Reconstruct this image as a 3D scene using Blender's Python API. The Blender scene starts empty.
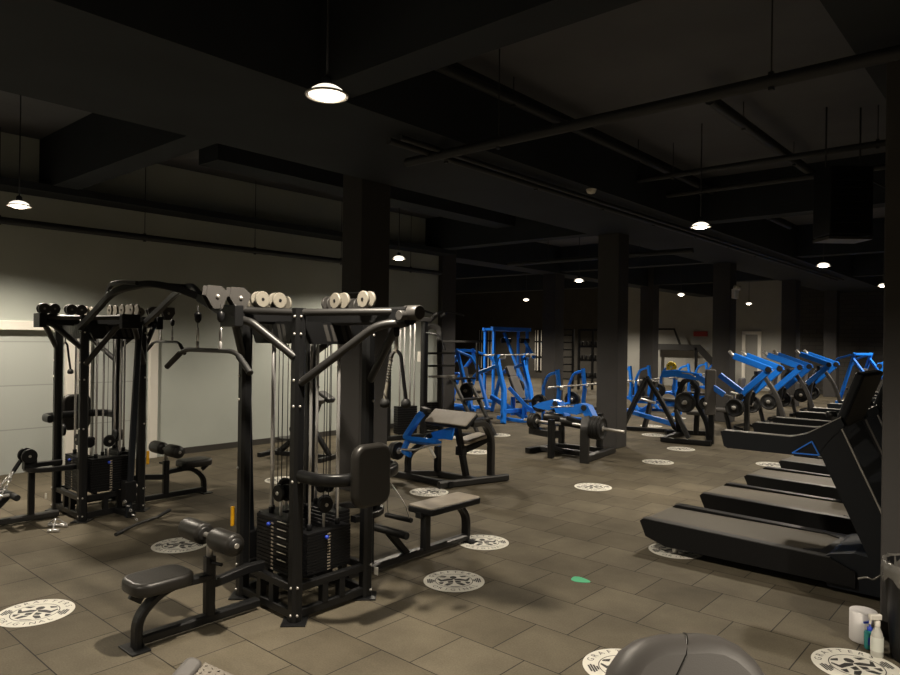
import bpy, bmesh, math, random
from mathutils import Vector as V, Matrix as M4
random.seed(7)
PI = math.pi
sc = bpy.context.scene
col = sc.collection

# ------------------------------------------------------------------ materials
def mat(name, c, rough=.5, metal=0., spec=.5, bump=0., bscale=200., var=0., vscale=8., coat=0.):
    m = bpy.data.materials.new(name); m.use_nodes = True
    nt = m.node_tree; b = nt.nodes['Principled BSDF']
    b.inputs['Base Color'].default_value = (*c, 1); b.inputs['Roughness'].default_value = rough
    b.inputs['Metallic'].default_value = metal; b.inputs['Specular IOR Level'].default_value = spec
    b.inputs['Coat Weight'].default_value = coat
    if var or bump:
        tc = nt.nodes.new('ShaderNodeTexCoord')
    if var:
        n = nt.nodes.new('ShaderNodeTexNoise'); n.inputs['Scale'].default_value = vscale; n.inputs['Detail'].default_value = 5
        nt.links.new(tc.outputs['Object'], n.inputs['Vector'])
        r = nt.nodes.new('ShaderNodeValToRGB')
        r.color_ramp.elements[0].position = .3; r.color_ramp.elements[1].position = .7
        r.color_ramp.elements[0].color = (*[x * (1 - var) for x in c], 1)
        r.color_ramp.elements[1].color = (*[min(1, x * (1 + var)) for x in c], 1)
        nt.links.new(n.outputs['Fac'], r.inputs['Fac']); nt.links.new(r.outputs['Color'], b.inputs['Base Color'])
    if bump:
        n2 = nt.nodes.new('ShaderNodeTexNoise'); n2.inputs['Scale'].default_value = bscale
        nt.links.new(tc.outputs['Object'], n2.inputs['Vector'])
        bp = nt.nodes.new('ShaderNodeBump'); bp.inputs['Strength'].default_value = bump; bp.inputs['Distance'].default_value = .002
        nt.links.new(n2.outputs['Fac'], bp.inputs['Height']); nt.links.new(bp.outputs['Normal'], b.inputs['Normal'])
    return m

def emis(name, c, s):
    m = bpy.data.materials.new(name); m.use_nodes = True
    b = m.node_tree.nodes['Principled BSDF']
    b.inputs['Base Color'].default_value = (*c, 1)
    b.inputs['Emission Color'].default_value = (*c, 1); b.inputs['Emission Strength'].default_value = s
    return m

BLK = mat('black_powder_coat', (.009, .0092, .0098),   .34, .0, .34, .15, 400)
BLK2 = mat('black_matte_plastic', (.007, .0072, .008), .40, 0, .28)
GRY = mat('grey_powder_coat', (.060, .057, .054), .42, .2, .5, .1, 400)
DGRY = mat('dark_grey_powder_coat', (.022, .0215, .021), .4, .1, .5, .1, 400)
CHR = mat('chrome', (.74, .73, .72), .24, .72)
STL = mat('brushed_steel', (.55, .53, .50), .42, .75)
BLU = mat('blue_powder_coat', (.012, .20, .84), .36, 0, .5)
DBL = mat('navy_plastic', (.0055, .0075, .011), .42, 0, .35)
BLUT = mat('blue_trim', (.04, .22, .85), .4)
VIN = mat('black_vinyl', (.017, .0155, .0135), .40, 0, .5, .25, 300)
GVIN = mat('grey_vinyl', (.10, .093, .088), .5, 0, .4, .2, 300)
TAN = mat('worn_grey_vinyl', (.30, .26, .21), .5, 0, .4, .25, 160, .18, 5)  # light and dust on black pad tops put into the colour; also plate marks
PUL = mat('pale_pulley_plastic', (.19, .175, .145), .45)
YEL = mat('yellow_plastic', (.80, .40, .01), .4)
RUB = mat('black_rubber', (.013, .013, .013), .55, 0, .4, .2, 300)
WHT = mat('white_print', (.72, .70, .63), .55, 0, .3, 0, 1, .06, 9)
INK = mat('black_print', (.03, .028, .026), .6)
GRN = mat('green_sticker', (.06, .40, .20), .6)
WPT = mat('white_gloss_paint', (.80, .77, .70), .4)
PAP = mat('white_paper', (.78, .76, .76), .8)
BELT = mat('treadmill_belt', (.085, .075, .058), .6, 0, .35, .3, 700)
SIL = mat('silver_paint', (.40, .39, .37), .35, .6)
TRED = mat('tread_plate', (.12, .105, .085), .42, .4)
SCR = mat('dark_screen', (.006, .007, .01), .12, 0, .6)
BLUP = mat('royal_blue_tag', (.02, .06, .5), .4)
TEAL = mat('teal_liquid', (.03, .22, .22), .2, 0, .6)
LBL = mat('paper_label', (.70, .72, .66), .6)
CEIL = mat('black_ceiling_paint', (.13, .133, .148), .85, 0, .2, 0, 1, .15, .8)
BEAM = mat('black_beam_paint', (.027, .031, .037), .8, 0, .2, 0, 1, .15, 1.)
PIPE = mat('dark_pipe_paint', (.026, .027, .030), .55, 0, .4)
COLM = mat('dark_column_paint', (.052, .049, .047), .7, 0, .3, 0, 1, .08, 2)
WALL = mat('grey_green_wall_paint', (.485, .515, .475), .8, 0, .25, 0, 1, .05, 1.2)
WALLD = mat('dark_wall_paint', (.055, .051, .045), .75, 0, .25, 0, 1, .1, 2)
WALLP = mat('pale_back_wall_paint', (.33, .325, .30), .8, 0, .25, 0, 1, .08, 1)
DOORG = mat('grey_door_panel', (.27, .265, .245), .6, 0, .3, 0, 1, .04, 2)
BAG = mat('clear_bin_bag', (.13, .125, .115), .18, .0, .6)
EXITR = mat('red_sign', (.35, .04, .03), .5)
BULB = emis('lit_bulb', (1., .84, .62), 22)
GLOW = emis('lit_glass', (1., .90, .74), 1.5)

def wall_mat(m, lines=0):
    return m

def floor_mat():
    m = bpy.data.materials.new('rubber_tile_floor'); m.use_nodes = True
    nt = m.node_tree; b = nt.nodes['Principled BSDF']; L = nt.links.new
    g = nt.nodes.new('ShaderNodeNewGeometry')
    mp = nt.nodes.new('ShaderNodeMapping'); mp.inputs['Location'].default_value = (.18, -.01, 0)
    L(g.outputs['Position'], mp.inputs['Vector'])
    br = nt.nodes.new('ShaderNodeTexBrick'); br.offset = .5; br.offset_frequency = 2
    br.inputs['Scale'].default_value = 1; br.inputs['Brick Width'].default_value = .5; br.inputs['Row Height'].default_value = .5
    br.inputs['Mortar Size'].default_value = .0042; br.inputs['Mortar Smooth'].default_value = .2; br.inputs['Bias'].default_value = 0
    br.inputs['Color1'].default_value = (.092, .0775, .053, 1); br.inputs['Color2'].default_value = (.134, .115, .082, 1)
    br.inputs['Mortar'].default_value = (.020, .017, .014, 1)
    L(mp.outputs['Vector'], br.inputs['Vector'])
    n = nt.nodes.new('ShaderNodeTexNoise'); n.inputs['Scale'].default_value = 1.7; n.inputs['Detail'].default_value = 6; n.inputs['Roughness'].default_value = .6
    L(g.outputs['Position'], n.inputs['Vector'])
    r = nt.nodes.new('ShaderNodeMapRange'); r.inputs['From Min'].default_value = .3; r.inputs['From Max'].default_value = .7
    r.inputs['To Min'].default_value = .70; r.inputs['To Max'].default_value = 1.16
    L(n.outputs['Fac'], r.inputs['Value'])
    n3 = nt.nodes.new('ShaderNodeTexNoise'); n3.inputs['Scale'].default_value = 90; n3.inputs['Detail'].default_value = 3
    L(g.outputs['Position'], n3.inputs['Vector'])
    r3 = nt.nodes.new('ShaderNodeMapRange'); r3.inputs['To Min'].default_value = .68; r3.inputs['To Max'].default_value = 1.32
    L(n3.outputs['Fac'], r3.inputs['Value'])
    mu = nt.nodes.new('ShaderNodeMath'); mu.operation = 'MULTIPLY'; L(r.outputs[0], mu.inputs[0]); L(r3.outputs[0], mu.inputs[1])
    hs = nt.nodes.new('ShaderNodeHueSaturation'); L(mu.outputs[0], hs.inputs['Value']); L(br.outputs['Color'], hs.inputs['Color'])
    # scattered pale flecks
    vo = nt.nodes.new('ShaderNodeTexVoronoi'); vo.inputs['Scale'].default_value = 2.3; L(g.outputs['Position'], vo.inputs['Vector'])
    lt = nt.nodes.new('ShaderNodeMath'); lt.operation = 'LESS_THAN'; lt.inputs[1].default_value = .018; L(vo.outputs['Distance'], lt.inputs[0])
    mx = nt.nodes.new('ShaderNodeMix'); mx.data_type = 'RGBA'; L(lt.outputs[0], mx.inputs['Factor'])
    L(hs.outputs['Color'], mx.inputs[6]); mx.inputs[7].default_value = (.22, .2, .17, 1)
    L(mx.outputs[2], b.inputs['Base Color'])
    b.inputs['Roughness'].default_value = .78; b.inputs['Specular IOR Level'].default_value = .22
    bp = nt.nodes.new('ShaderNodeBump'); bp.inputs['Strength'].default_value = .25; bp.inputs['Distance'].default_value = .003
    sub = nt.nodes.new('ShaderNodeMath'); sub.operation = 'SUBTRACT'; L(n3.outputs['Fac'], sub.inputs[0]); L(br.outputs['Fac'], sub.inputs[1])
    L(sub.outputs[0], bp.inputs['Height']); L(bp.outputs['Normal'], b.inputs['Normal'])
    return m
FLOOR = floor_mat()

def brick_wall_mat(name, c1, c2, mort, w, h, s=.012):
    m = bpy.data.materials.new(name); m.use_nodes = True
    nt = m.node_tree; b = nt.nodes['Principled BSDF']; L = nt.links.new
    g = nt.nodes.new('ShaderNodeNewGeometry'); sp = nt.nodes.new('ShaderNodeSeparateXYZ'); cb = nt.nodes.new('ShaderNodeCombineXYZ')
    L(g.outputs['Position'], sp.inputs[0])
    ad = nt.nodes.new('ShaderNodeMath'); L(sp.outputs['X'], ad.inputs[0]); L(sp.outputs['Y'], ad.inputs[1])
    L(ad.outputs[0], cb.inputs['X']); L(sp.outputs['Z'], cb.inputs['Y'])
    br = nt.nodes.new('ShaderNodeTexBrick'); br.inputs['Scale'].default_value = 1
    br.inputs['Brick Width'].default_value = w; br.inputs['Row Height'].default_value = h; br.inputs['Mortar Size'].default_value = s
    br.inputs['Color1'].default_value = (*c1, 1); br.inputs['Color2'].default_value = (*c2, 1); br.inputs['Mortar'].default_value = (*mort, 1)
    L(cb.outputs[0], br.inputs['Vector']); L(br.outputs['Color'], b.inputs['Base Color']); b.inputs['Roughness'].default_value = .8
    return m
BRICK = brick_wall_mat('dark_brick', (.04, .036, .032), (.05, .046, .04), (.025, .023, .02), .5, .16)
SHUT = brick_wall_mat('grey_panel_door', (.44, .465, .44), (.45, .475, .45), (.32, .335, .32), 4., .62, .008)

# ------------------------------------------------------------------ mesh builder
def norm(v): return v.normalized() if v.length > 1e-9 else V((0, 0, 1))

def fillet(pts, R, n=6):
    pts = [V(p) for p in pts]
    if R <= 0 or len(pts) < 3: return pts
    out = [pts[0]]
    for i in range(1, len(pts) - 1):
        a, b, c = pts[i - 1], pts[i], pts[i + 1]
        d = min(R, (a - b).length * .49, (c - b).length * .49)
        p, q = b + norm(a - b) * d, b + norm(c - b) * d
        for k in range(n + 1):
            t = k / n
            out.append(p * (1 - t) ** 2 + b * 2 * t * (1 - t) + q * t * t)
    out.append(pts[-1])
    return out

class MB:
    def __init__(s): s.v = []; s.f = []; s.m = 0
    def mt(s, i): s.m = i; return s
    def add(s, verts, faces, smooth=False):
        o = len(s.v); s.v += [V(p) for p in verts]
        s.f += [([o + i for i in f], s.m, smooth) for f in faces]; return s
    def bm(s, bm, smooth=False, T=None):
        bm.verts.index_update()
        s.add([(T @ v.co if T else v.co) for v in bm.verts], [[v.index for v in f.verts] for f in bm.faces], smooth); bm.free(); return s
    def sweep(s, pts, prof, up=(0, 0, 1), smooth=False, close=False):
        pts = [V(p) for p in pts]; n = len(pts); k = len(prof); vs = []
        u = V(up)
        for i, p in enumerate(pts):
            if close: t = norm(pts[(i + 1) % n] - pts[i - 1])
            else: t = norm(pts[min(i + 1, n - 1)] - pts[max(i - 1, 0)])
            u2 = u - t * u.dot(t)
            if u2.length < 1e-3: u2 = V((0, 1, 0)) - t * t.y if abs(t.y) < .9 else V((1, 0, 0)) - t * t.x
            u = norm(u2); r = t.cross(u)
            vs += [p + r * a + u * b for a, b in prof]
        fs = []
        for i in range(n if close else n - 1):
            j = (i + 1) % n
            fs += [[i * k + a, i * k + (a + 1) % k, j * k + (a + 1) % k, j * k + a] for a in range(k)]
        s.add(vs, fs, smooth)
        if not close:
            s.add(vs[:k], [list(range(k))[::-1]]); s.add(vs[-k:], [list(range(k))])
        return s
    def tube(s, pts, r, bend=0, n=10, up=(0, 0, 1), close=False):
        prof = [(r * math.cos(2 * PI * i / n), r * math.sin(2 * PI * i / n)) for i in range(n)]
        return s.sweep(fillet(pts, bend), prof, up, True, close)
    def bar(s, pts, w, h, bend=0, up=(0, 0, 1), ch=.12):
        c = min(w, h) * ch; a, b = w / 2, h / 2
        prof = [(a - c, -b), (a, -b + c), (a, b - c), (a - c, b), (-a + c, b), (-a, b - c), (-a, -b + c), (-a + c, -b)]
        return s.sweep(fillet(pts, bend), prof, up)
    def oval(s, pts, w, h, bend=0, up=(0, 0, 1), n=14):
        prof = [(math.copysign(abs(math.cos(t)) ** .7, math.cos(t)) * w / 2, math.copysign(abs(math.sin(t)) ** .7, math.sin(t)) * h / 2) for t in [2 * PI * i / n for i in range(n)]]
        return s.sweep(fillet(pts, bend), prof, up, True)
    def box(s, c, d, T=None, bev=0., seg=2, smooth=False):
        b = bmesh.new(); bmesh.ops.create_cube(b, size=1)
        for v in b.verts: v.co = V((v.co.x * d[0], v.co.y * d[1], v.co.z * d[2]))
        if bev: bmesh.ops.bevel(b, geom=list(b.edges), offset=bev, segments=seg, profile=.5, affect='EDGES')
        TT = M4.Translation(V(c)) @ (T if T else M4())
        return s.bm(b, smooth, TT)
    def pad(s, c, d, T=None, rc=.05, rs=.018, ax=2):
        """upholstered cushion: rounded outline in the plane across axis ax, soft edges"""
        a = [i for i in range(3) if i != ax]; W, H, D = d[a[0]], d[a[1]], d[ax]
        rc = min(rc, W * .49, H * .49); rings = []
        ns = 5
        prof = [(-D / 2, rs)] + [(-D / 2 + rs * (1 - math.cos(t)), rs * (1 - math.sin(t))) for t in [PI / 2 * i / 4 for i in range(1, 5)]]
        prof = prof + [(-z, i) for z, i in prof[::-1]]
        vs = []; N = 4 * (ns + 1)
        for z, ins in prof:
            for q in range(4):
                sx, sy = ((1, 1), (-1, 1), (-1, -1), (1, -1))[q]
                for k in range(ns + 1):
                    t = q * PI / 2 + PI / 2 * k / ns
                    rr = max(rc - ins, .001)
                    x = sx * (W / 2 - rc) + rr * math.cos(t); y = sy * (H / 2 - rc) + rr * math.sin(t)
                    p = [0, 0, 0]; p[a[0]] = x; p[a[1]] = y; p[ax] = z; vs.append(V(p))
        fs = [[i * N + k, i * N + (k + 1) % N, (i + 1) * N + (k + 1) % N, (i + 1) * N + k] for i in range(len(prof) - 1) for k in range(N)]
        TT = M4.Translation(V(c)) @ (T if T else M4())
        vs = [TT @ v for v in vs]
        s.add(vs, fs, True); s.add(vs[:N], [list(range(N))[::-1]], True); s.add(vs[-N:], [list(range(N))], True)
        return s
    def lathe(s, p0, axis, prof, n=24, smooth=True):
        """prof: list of (radius, distance along axis)"""
        z = norm(V(axis)); x = norm(z.orthogonal()); y = z.cross(x); p0 = V(p0); vs = []
        for r, h in prof:
            for i in range(n):
                t = 2 * PI * i / n; vs.append(p0 + z * h + (x * math.cos(t) + y * math.sin(t)) * max(r, 1e-4))
        k = len(prof)
        fs = [[i * n + a, i * n + (a + 1) % n, (i + 1) * n + (a + 1) % n, (i + 1) * n + a] for i in range(k - 1) for a in range(n)]
        s.add(vs, fs, smooth)
        s.add(vs[:n], [list(range(n))[::-1]]); s.add(vs[-n:], [list(range(n))])
        return s
    def cyl(s, p0, p1, r, n=16, r2=None):
        p0, p1 = V(p0), V(p1); L = (p1 - p0).length; c = min(r * .12, .004)
        return s.lathe(p0, p1 - p0, [(r - c, 0), (r, c), (r2 or r, L - c), ((r2 or r) - c, L)], n)
    def disc(s, c, axis, r, t, n=24, bev=.004):
        a = norm(V(axis)); return s.cyl(V(c) - a * t / 2, V(c) + a * t / 2, r, n)
    def prism(s, poly, ext, bev=0):
        """poly: 3-D points of a flat outline; ext: extrusion vector"""
        n = len(poly); e = V(ext); a = [V(p) for p in poly]; b = [p + e for p in a]
        s.add(a + b, [list(range(n))[::-1], [n + i for i in range(n)]] + [[i, (i + 1) % n, n + (i + 1) % n, n + i] for i in range(n)])
        return s
    def sph(s, c, r, n=10, sc_=(1, 1, 1)):
        pr = [(r * math.sin(PI * i / n), -r * math.cos(PI * i / n)) for i in range(n + 1)]
        o = len(s.v); s.lathe((0, 0, 0), (0, 0, 1), pr, n + 4)
        for i in range(o, len(s.v)):
            v = s.v[i]; s.v[i] = V(c) + V((v.x * sc_[0], v.y * sc_[1], v.z * sc_[2]))
        return s
    def build(s, name, mats, parent=None):
        if not isinstance(mats, (list, tuple)): mats = [mats]
        off = V((0, 0, 0)); p = parent
        while p is not None: off += p.location; p = p.parent
        me = bpy.data.meshes.new(name); me.from_pydata([v - off for v in s.v], [], [f for f, _, _ in s.f])
        for m in mats: me.materials.append(m)
        for pl, (_, mi, sm) in zip(me.polygons, s.f): pl.material_index = mi; pl.use_smooth = sm
        b = bmesh.new(); b.from_mesh(me); bmesh.ops.recalc_face_normals(b, faces=b.faces); b.to_mesh(me); b.free()
        o = bpy.data.objects.new(name, me); col.objects.link(o)
        if parent: o.parent = parent
        return o

def tag(o, label=None, cat=None, group=None, kind=None):
    if label: o['label'] = label
    if cat: o['category'] = cat
    if group: o['group'] = group
    if kind: o['kind'] = kind
    return o
def thing(name, label, cat, loc=(0, 0, 0), group=None):
    o = bpy.data.objects.new(name, None); o.empty_display_size = .1; col.objects.link(o); o.location = loc
    return tag(o, label, cat, group)
def copy_tree(o, parent=None):
    c = o.copy(); col.objects.link(c)
    if parent: c.parent = parent
    for ch in list(o.children): copy_tree(ch, c)
    return c
def put(o, loc, rz=0., label=None, group=None):
    o.location = loc; o.rotation_euler = (0, 0, rz)
    if label: o['label'] = label
    if group: o['group'] = group
    return o
def struct(name, mb, m): return tag(mb.build(name, m), kind='structure')
def RX(a): return M4.Rotation(a, 4, 'X')
def RY(a): return M4.Rotation(a, 4, 'Y')
def RZ(a): return M4.Rotation(a, 4, 'Z')

# ------------------------------------------------------------------ camera
cam = bpy.data.cameras.new('camera'); co = bpy.data.objects.new('camera', cam); col.objects.link(co)
yaw, pitch, roll, H = .71949, .0021, .01341, 1.98
fw = V((-math.sin(yaw) * math.cos(pitch), math.cos(yaw) * math.cos(pitch), math.sin(pitch)))
r0 = V((math.cos(yaw), math.sin(yaw), 0)); u0 = r0.cross(fw)
rr = r0 * math.cos(roll) + u0 * math.sin(roll); uu = -r0 * math.sin(roll) + u0 * math.cos(roll)
R = M4((rr, uu, -fw)).transposed().to_4x4(); R.translation = V((0, 0, H)); co.matrix_world = R
cam.sensor_width = 36; cam.lens = 36 * 685.97 / 900; cam.clip_start = .05; cam.clip_end = 200
sc.camera = co

# ------------------------------------------------------------------ room
X0, X1, Y0, Y1, ZC = -27., 5., -5., 30., 4.75
struct('floor', MB().box(((X0 + X1) / 2, (Y0 + Y1) / 2, -.1), (X1 - X0 + .6, Y1 - Y0 + .6, .2)), FLOOR)
struct('ceiling', MB().box(((X0 + X1) / 2, (Y0 + Y1) / 2, ZC + .1), (X1 - X0 + .6, Y1 - Y0 + .6, .2)), CEIL)
DY0, DY1, DZ = 2.2, 5.15, 2.03        # grey double doorway in the left wall
w = MB()
w.box((-11.05, (Y0 + DY0) / 2, ZC / 2), (.3, DY0 - Y0, ZC)); w.box((-11.05, (DY1 + 12.2) / 2, ZC / 2), (.3, 12.2 - DY1, ZC))
w.box((-11.05, (DY0 + DY1) / 2, (DZ + ZC) / 2), (.3, DY1 - DY0, ZC - DZ))
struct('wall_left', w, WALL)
d = MB(); d.box((-11.0, (DY0 + DY1) / 2, DZ / 2), (.06, DY1 - DY0, DZ))
door = struct('door_1', d, SHUT)
tr = MB(); fwid = .13
tr.box((-10.88, DY1 + .02, DZ / 2 + .06), (.09, fwid, DZ + .12), None, .008)
tr.box((-10.88, (DY0 + DY1) / 2, DZ + .06), (.088, DY1 - DY0, fwid), None, .008)
tr.box((-10.88, 4.03, DZ / 2), (.087, .34, DZ), None, .008)
t_ = tr.build('door_frame', WPT, door); t_['label'] = 'white painted door frame'
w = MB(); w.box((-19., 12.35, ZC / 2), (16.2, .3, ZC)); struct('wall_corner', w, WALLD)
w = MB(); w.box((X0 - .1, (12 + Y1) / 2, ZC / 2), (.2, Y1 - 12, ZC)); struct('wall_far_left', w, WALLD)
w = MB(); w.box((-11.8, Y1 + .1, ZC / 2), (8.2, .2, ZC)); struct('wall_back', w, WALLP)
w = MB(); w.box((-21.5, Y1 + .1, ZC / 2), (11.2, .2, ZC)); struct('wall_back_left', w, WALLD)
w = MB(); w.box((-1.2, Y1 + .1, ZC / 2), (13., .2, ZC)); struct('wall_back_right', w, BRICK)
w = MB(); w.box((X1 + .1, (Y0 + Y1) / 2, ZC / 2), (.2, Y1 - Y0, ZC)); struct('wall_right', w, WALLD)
w = MB(); w.box(((X0 + X1) / 2, Y0 - .1, ZC / 2), (X1 - X0, .2, ZC)); struct('wall_front', w, WALLD)
struct('baseboard_left', MB().box((-10.885, (5.4 + 12.) / 2, .05), (.03, 6.6, .1)), WALLD)
# white framed opening at the far back
d = MB()
for a in (-9.75, -9.12): d.box((a, 29.97, 1.2), (.13, .12, 2.4))
d.box((-9.43, 29.97, 2.4), (.76, .12, .13)); dd = struct('door_2', d, WPT)
MB().box((-9.43, 29.98, 1.17), (.5, .05, 2.34)).build('door_panel', DOORG, dd)
# lit stretches of the back wall put in as white panels, black rack bars in front
for k, (x, wd) in enumerate(((-19.9, .8), (-23.6, .9))):
    f = MB().box((x, 29.96, 1.45), (wd, .06, 2.1)); wn = struct('window_%d' % (k + 1), f, WPT)
    f = MB()
    for i in range(4): f.box((x - wd / 2 + wd * (i + .5) / 4, 29.9, 1.45), (.12 if i in (1, 2) else .06, .05, 2.1))
    for z in (1.1, 1.9): f.box((x, 29.9, z), (wd, .04, .07))
    f.build('window_bars', BLK2, wn)

# columns (6 m grid) -------------------------------------------------
def column(name, x0, x1, y0, y1):
    return struct(name, MB().box(((x0 + x1) / 2, (y0 + y1) / 2, ZC / 2), (x1 - x0, y1 - y0, ZC), None, .012), COLM)
COLS = [(-6.98, -6.60, 5.80, 6.30), (-6.42, -5.99, 11.52, 11.92), (-6.42, -5.99, 17.35, 17.8), (-6.42, -5.99, 23.2, 23.7), (-6.42, -5.99, 28.6, 29.1),
        (-11.55, -11.1, 17.4, 17.9), (-11.25, -10.75, 23.3, 23.8), (-11.4, -10.78, 12.0, 12.5), (-.86, -.42, 5.45, 5.85)]
for k, c in enumerate(COLS): column('trim_%d' % (k + 1), *c)
k = len(COLS)
# beams, ducts -----------------------------------------------------------
def sbox(c, d, m=BEAM):
    global k; k += 1; return struct('trim_%d' % k, MB().box(c, d), m)
for x, wd_ in ((-5.5, 2.0), (-11.3, .7), (-.6, .85)): sbox((x, (Y0 + Y1) / 2, (3.97 + ZC) / 2), (wd_, Y1 - Y0, ZC - 3.97))
for y in (3.65, 11.7, 17.6, 23.5): sbox((-11., y, (4.02 + ZC) / 2), (31.5, .34, ZC - 4.02))
sbox((-8.6, 8.3, 4.5), (.5, 7, .35)); sbox((-10.62, 5.5, 3.98), (.5, 13, .1))
def pipes(pts, r, name, label, hang=0):
    t = thing(name, label, 'pipe', pts[0])
    MB().tube(pts, r, .1, 8).build('pipe_run', PIPE, t)
    if hang:
        a, b = V(pts[0]), V(pts[-1]); L = (b - a).length; n = max(2, int(L / hang))
        for i in range(n):
            p = a.lerp(b, (i + .5) / n); h = MB()
            h.cyl(p + V((0, 0, r)), (p.x, p.y, ZC), .006, 6); h.box(p, (.035, .035, r * 2 + .03))
            h.build('hanger', PIPE, t)
    return t
pipes([(-4.86, 4.6, 3.9), (-4.86, 23.2, 3.9)], .035, 'ceiling_conduit', 'dark hanging pipe run heading from above the centre to the back, left of its lamp', 1.6)
pipes([(-4.70, 4.6, 3.9), (-4.70, 23.2, 3.9)], .03, 'ceiling_conduit', 'second thinner dark pipe close beside the long hanging pipe run', 0)
pipes([(-5.2, 5.2, 3.86), (4.6, 5.2, 3.86)], .05, 'ceiling_pipe', 'dark pipe crossing the ceiling from the centre up to the right edge', 2.2)
pipes([(-5.2, 9.2, 4.3), (4.6, 9.2, 4.3)], .04, 'ceiling_pipe', 'dark crosswise pipe passing behind the hanging box unit', 2.2)
pipes([(-5.2, 10.2, 4.25), (4.6, 10.2, 4.25)], .04, 'ceiling_pipe', 'farther dark crosswise pipe right of the centre ceiling', 2.2)
pipes([(-10.66, -2., 3.5), (-10.66, 11.8, 3.5)], .05, 'wall_pipe', 'dark pipe running high along the grey-green left wall', 1.9)
pipes([(-2.68, 7.1, 4.5), (-2.68, 11.2, 4.5)], .06, 'ceiling_duct', 'thick dark duct heading back above the hanging box unit', 2.4)
pipes([(-9.6, 13., 3.75), (-5.2, 13., 3.75)], .05, 'ceiling_pipe', 'dark low pipe crossing just behind the central column top', 2.)

pipes([(-4.28, 4.4, 4.5), (-4.28, 16., 4.5)], .05, 'ceiling_duct', 'pale-edged pipe heading back between the hanging pipe run and the box unit', 2.4)
# hanging box unit
t = thing('hanging_heater', 'dark square box unit hanging below the ceiling near the right column', 'heater', (-1.85, 9.0, 3.2))
A = RZ(yaw)
MB().box((-1.85, 9.05, 3.63), (.50, .38, .80), A, .02).build('casing', BLK2, t)
f = MB()
for i in range(7): f.box(V((-1.85, 9.05, 3.38 + i * .08)) + A @ V((-.05, -.215, 0)), (.3, .02, .02), A)
f.build('grille', BLK2, t)
MB().box(V((-1.85, 9.05, 3.2)) + A @ V((0, 0, 0)), (.5, .36, .03), A).build('base_tray', GRY, t)
for s in (-.2, .2): MB().cyl(V((-1.85, 9.05, 4.04)) + A @ V((s, 0, 0)), V((-1.85, 9.05, ZC)) + A @ V((s, 0, 0)), .01, 8).build('hanger_rod', PIPE, t)
MB().tube([(-1.6, 9.2, 3.9), (-1.3, 9.4, 3.7), (-1.05, 9.5, 3.95), (-.95, 9.5, ZC)], .012, .15, 6).build('cable', PIPE, t)

# ceiling lamps -------------------------------------------------------------
LP = 640.; LC = (1., .885, .72)
lamp0 = None
LZ = 3.44
LAMPS = [(-3.30, 2.61, 'nearest and largest bright ceiling lamp above the cable machine'), (-8.93, 2.65, 'lit ceiling lamp at the left edge near the grey-green wall'),
         (-9.05, 8.87, 'lit ceiling lamp just right of the near column top'), (-14.44, 20.67, 'far lit ceiling lamp above the blue rack at the back left'),
         (-8.70, 14.69, 'small lit ceiling lamp left of the central column'), (-8.65, 20.73, 'small lit ceiling lamp right of the central column'),
         (-8.53, 26.71, 'farthest small lit lamp near the white emergency light'), (-3.35, 8.61, 'lit ceiling lamp between the hanging pipes and hanging box unit'),
         (-3.22, 14.26, 'lit ceiling lamp directly below the hanging box unit'), (-3.15, 19.90, 'lit ceiling lamp beside the right column, behind hanging box unit')]
MORE = [(-3.3, -3.4), (-8.9, -3.4), (2.4, -3.4), (2.4, 2.6), (-3.2, 25.8), (-14.4, 14.7), (-14.4, 26.7), (-20.0, 20.7), (-20.0, 26.7), (-20., 14.7)]
def make_lamp():
    t = thing('ceiling_lamp', 'lamp', 'lamp', (0, 0, 0), 'round lamps hanging from the ceiling')
    b = MB(); b.lathe((0, 0, 0), (0, 0, 1), [(.112, 0), (.112, .006), (.095, .03), (.065, .05), (.035, .058), (.001, .06)], 28)
    b.build('glass_dome', GLOW, t)
    MB().tube([(.125 * math.cos(2 * PI * i / 28), .125 * math.sin(2 * PI * i / 28), 0) for i in range(28)], .007, 0, 6, close=True).build('rim', STL, t)
    MB().sph((0, 0, .008), .085, 12, (1, 1, .42)).build('bulb', BULB, t)
    b = MB(); b.lathe((0, 0, .055), (0, 0, 1), [(.03, 0), (.035, .006), (.03, .05), (.015, .065)], 16); b.build('lamp_cap', BLK2, t)
    MB().cyl((0, 0, .10), (0, 0, ZC - LZ), .007, 8).build('suspension_rod', PIPE, t)
    return t
for x, y, lb in LAMPS + [(a, c, None) for a, c in MORE]:
    ld = bpy.data.lights.new('lamp_light', 'SPOT'); ld.energy = LP; ld.spot_size = math.radians(150); ld.spot_blend = .5
    ld.color = LC; ld.shadow_soft_size = .07
    lo = bpy.data.objects.new('lamp_light', ld); col.objects.link(lo); lo.location = (x, y, LZ - .035)
    if lb:
        l = make_lamp() if lamp0 is None else copy_tree(lamp0)
        lamp0 = lamp0 or l; put(l, (x, y, LZ), 0, lb)

# emergency light, detectors, exit sign
t = thing('emergency_light', 'white twin-head emergency light fixed high on a dark column', 'light', (-5.99, 17.5, 3.1))
MB().box((-5.94, 17.55, 3.2), (.1, .26, .24), None, .015).build('case', WPT, t)
for s in (-.08, .08): MB().cyl((-5.93, 17.55 + s, 3.36), (-5.84, 17.55 + s * 1.4, 3.34), .06, 14).build('lamp_head', WPT, t)
for i, (x, y, lb) in enumerate(((-4.56, 7.98, 'small white smoke detector left of the central column top'), (-3.9, 14.6, 'small white smoke detector near the lamp under the box unit'))):
    t = MB(); t.lathe((x, y, (3.97 if i == 0 else ZC) - .06), (0, 0, 1), [(.02, 0), (.05, .01), (.06, .03), (.07, .06)], 18)
    tag(t.build('smoke_detector', WPT), lb, 'smoke detector')
tag(MB().box((-11.6, 29.96, 2.35), (.62, .05, .22), None, .01).build('exit_sign', EXITR), 'small red sign on the pale back wall', 'sign')
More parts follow.
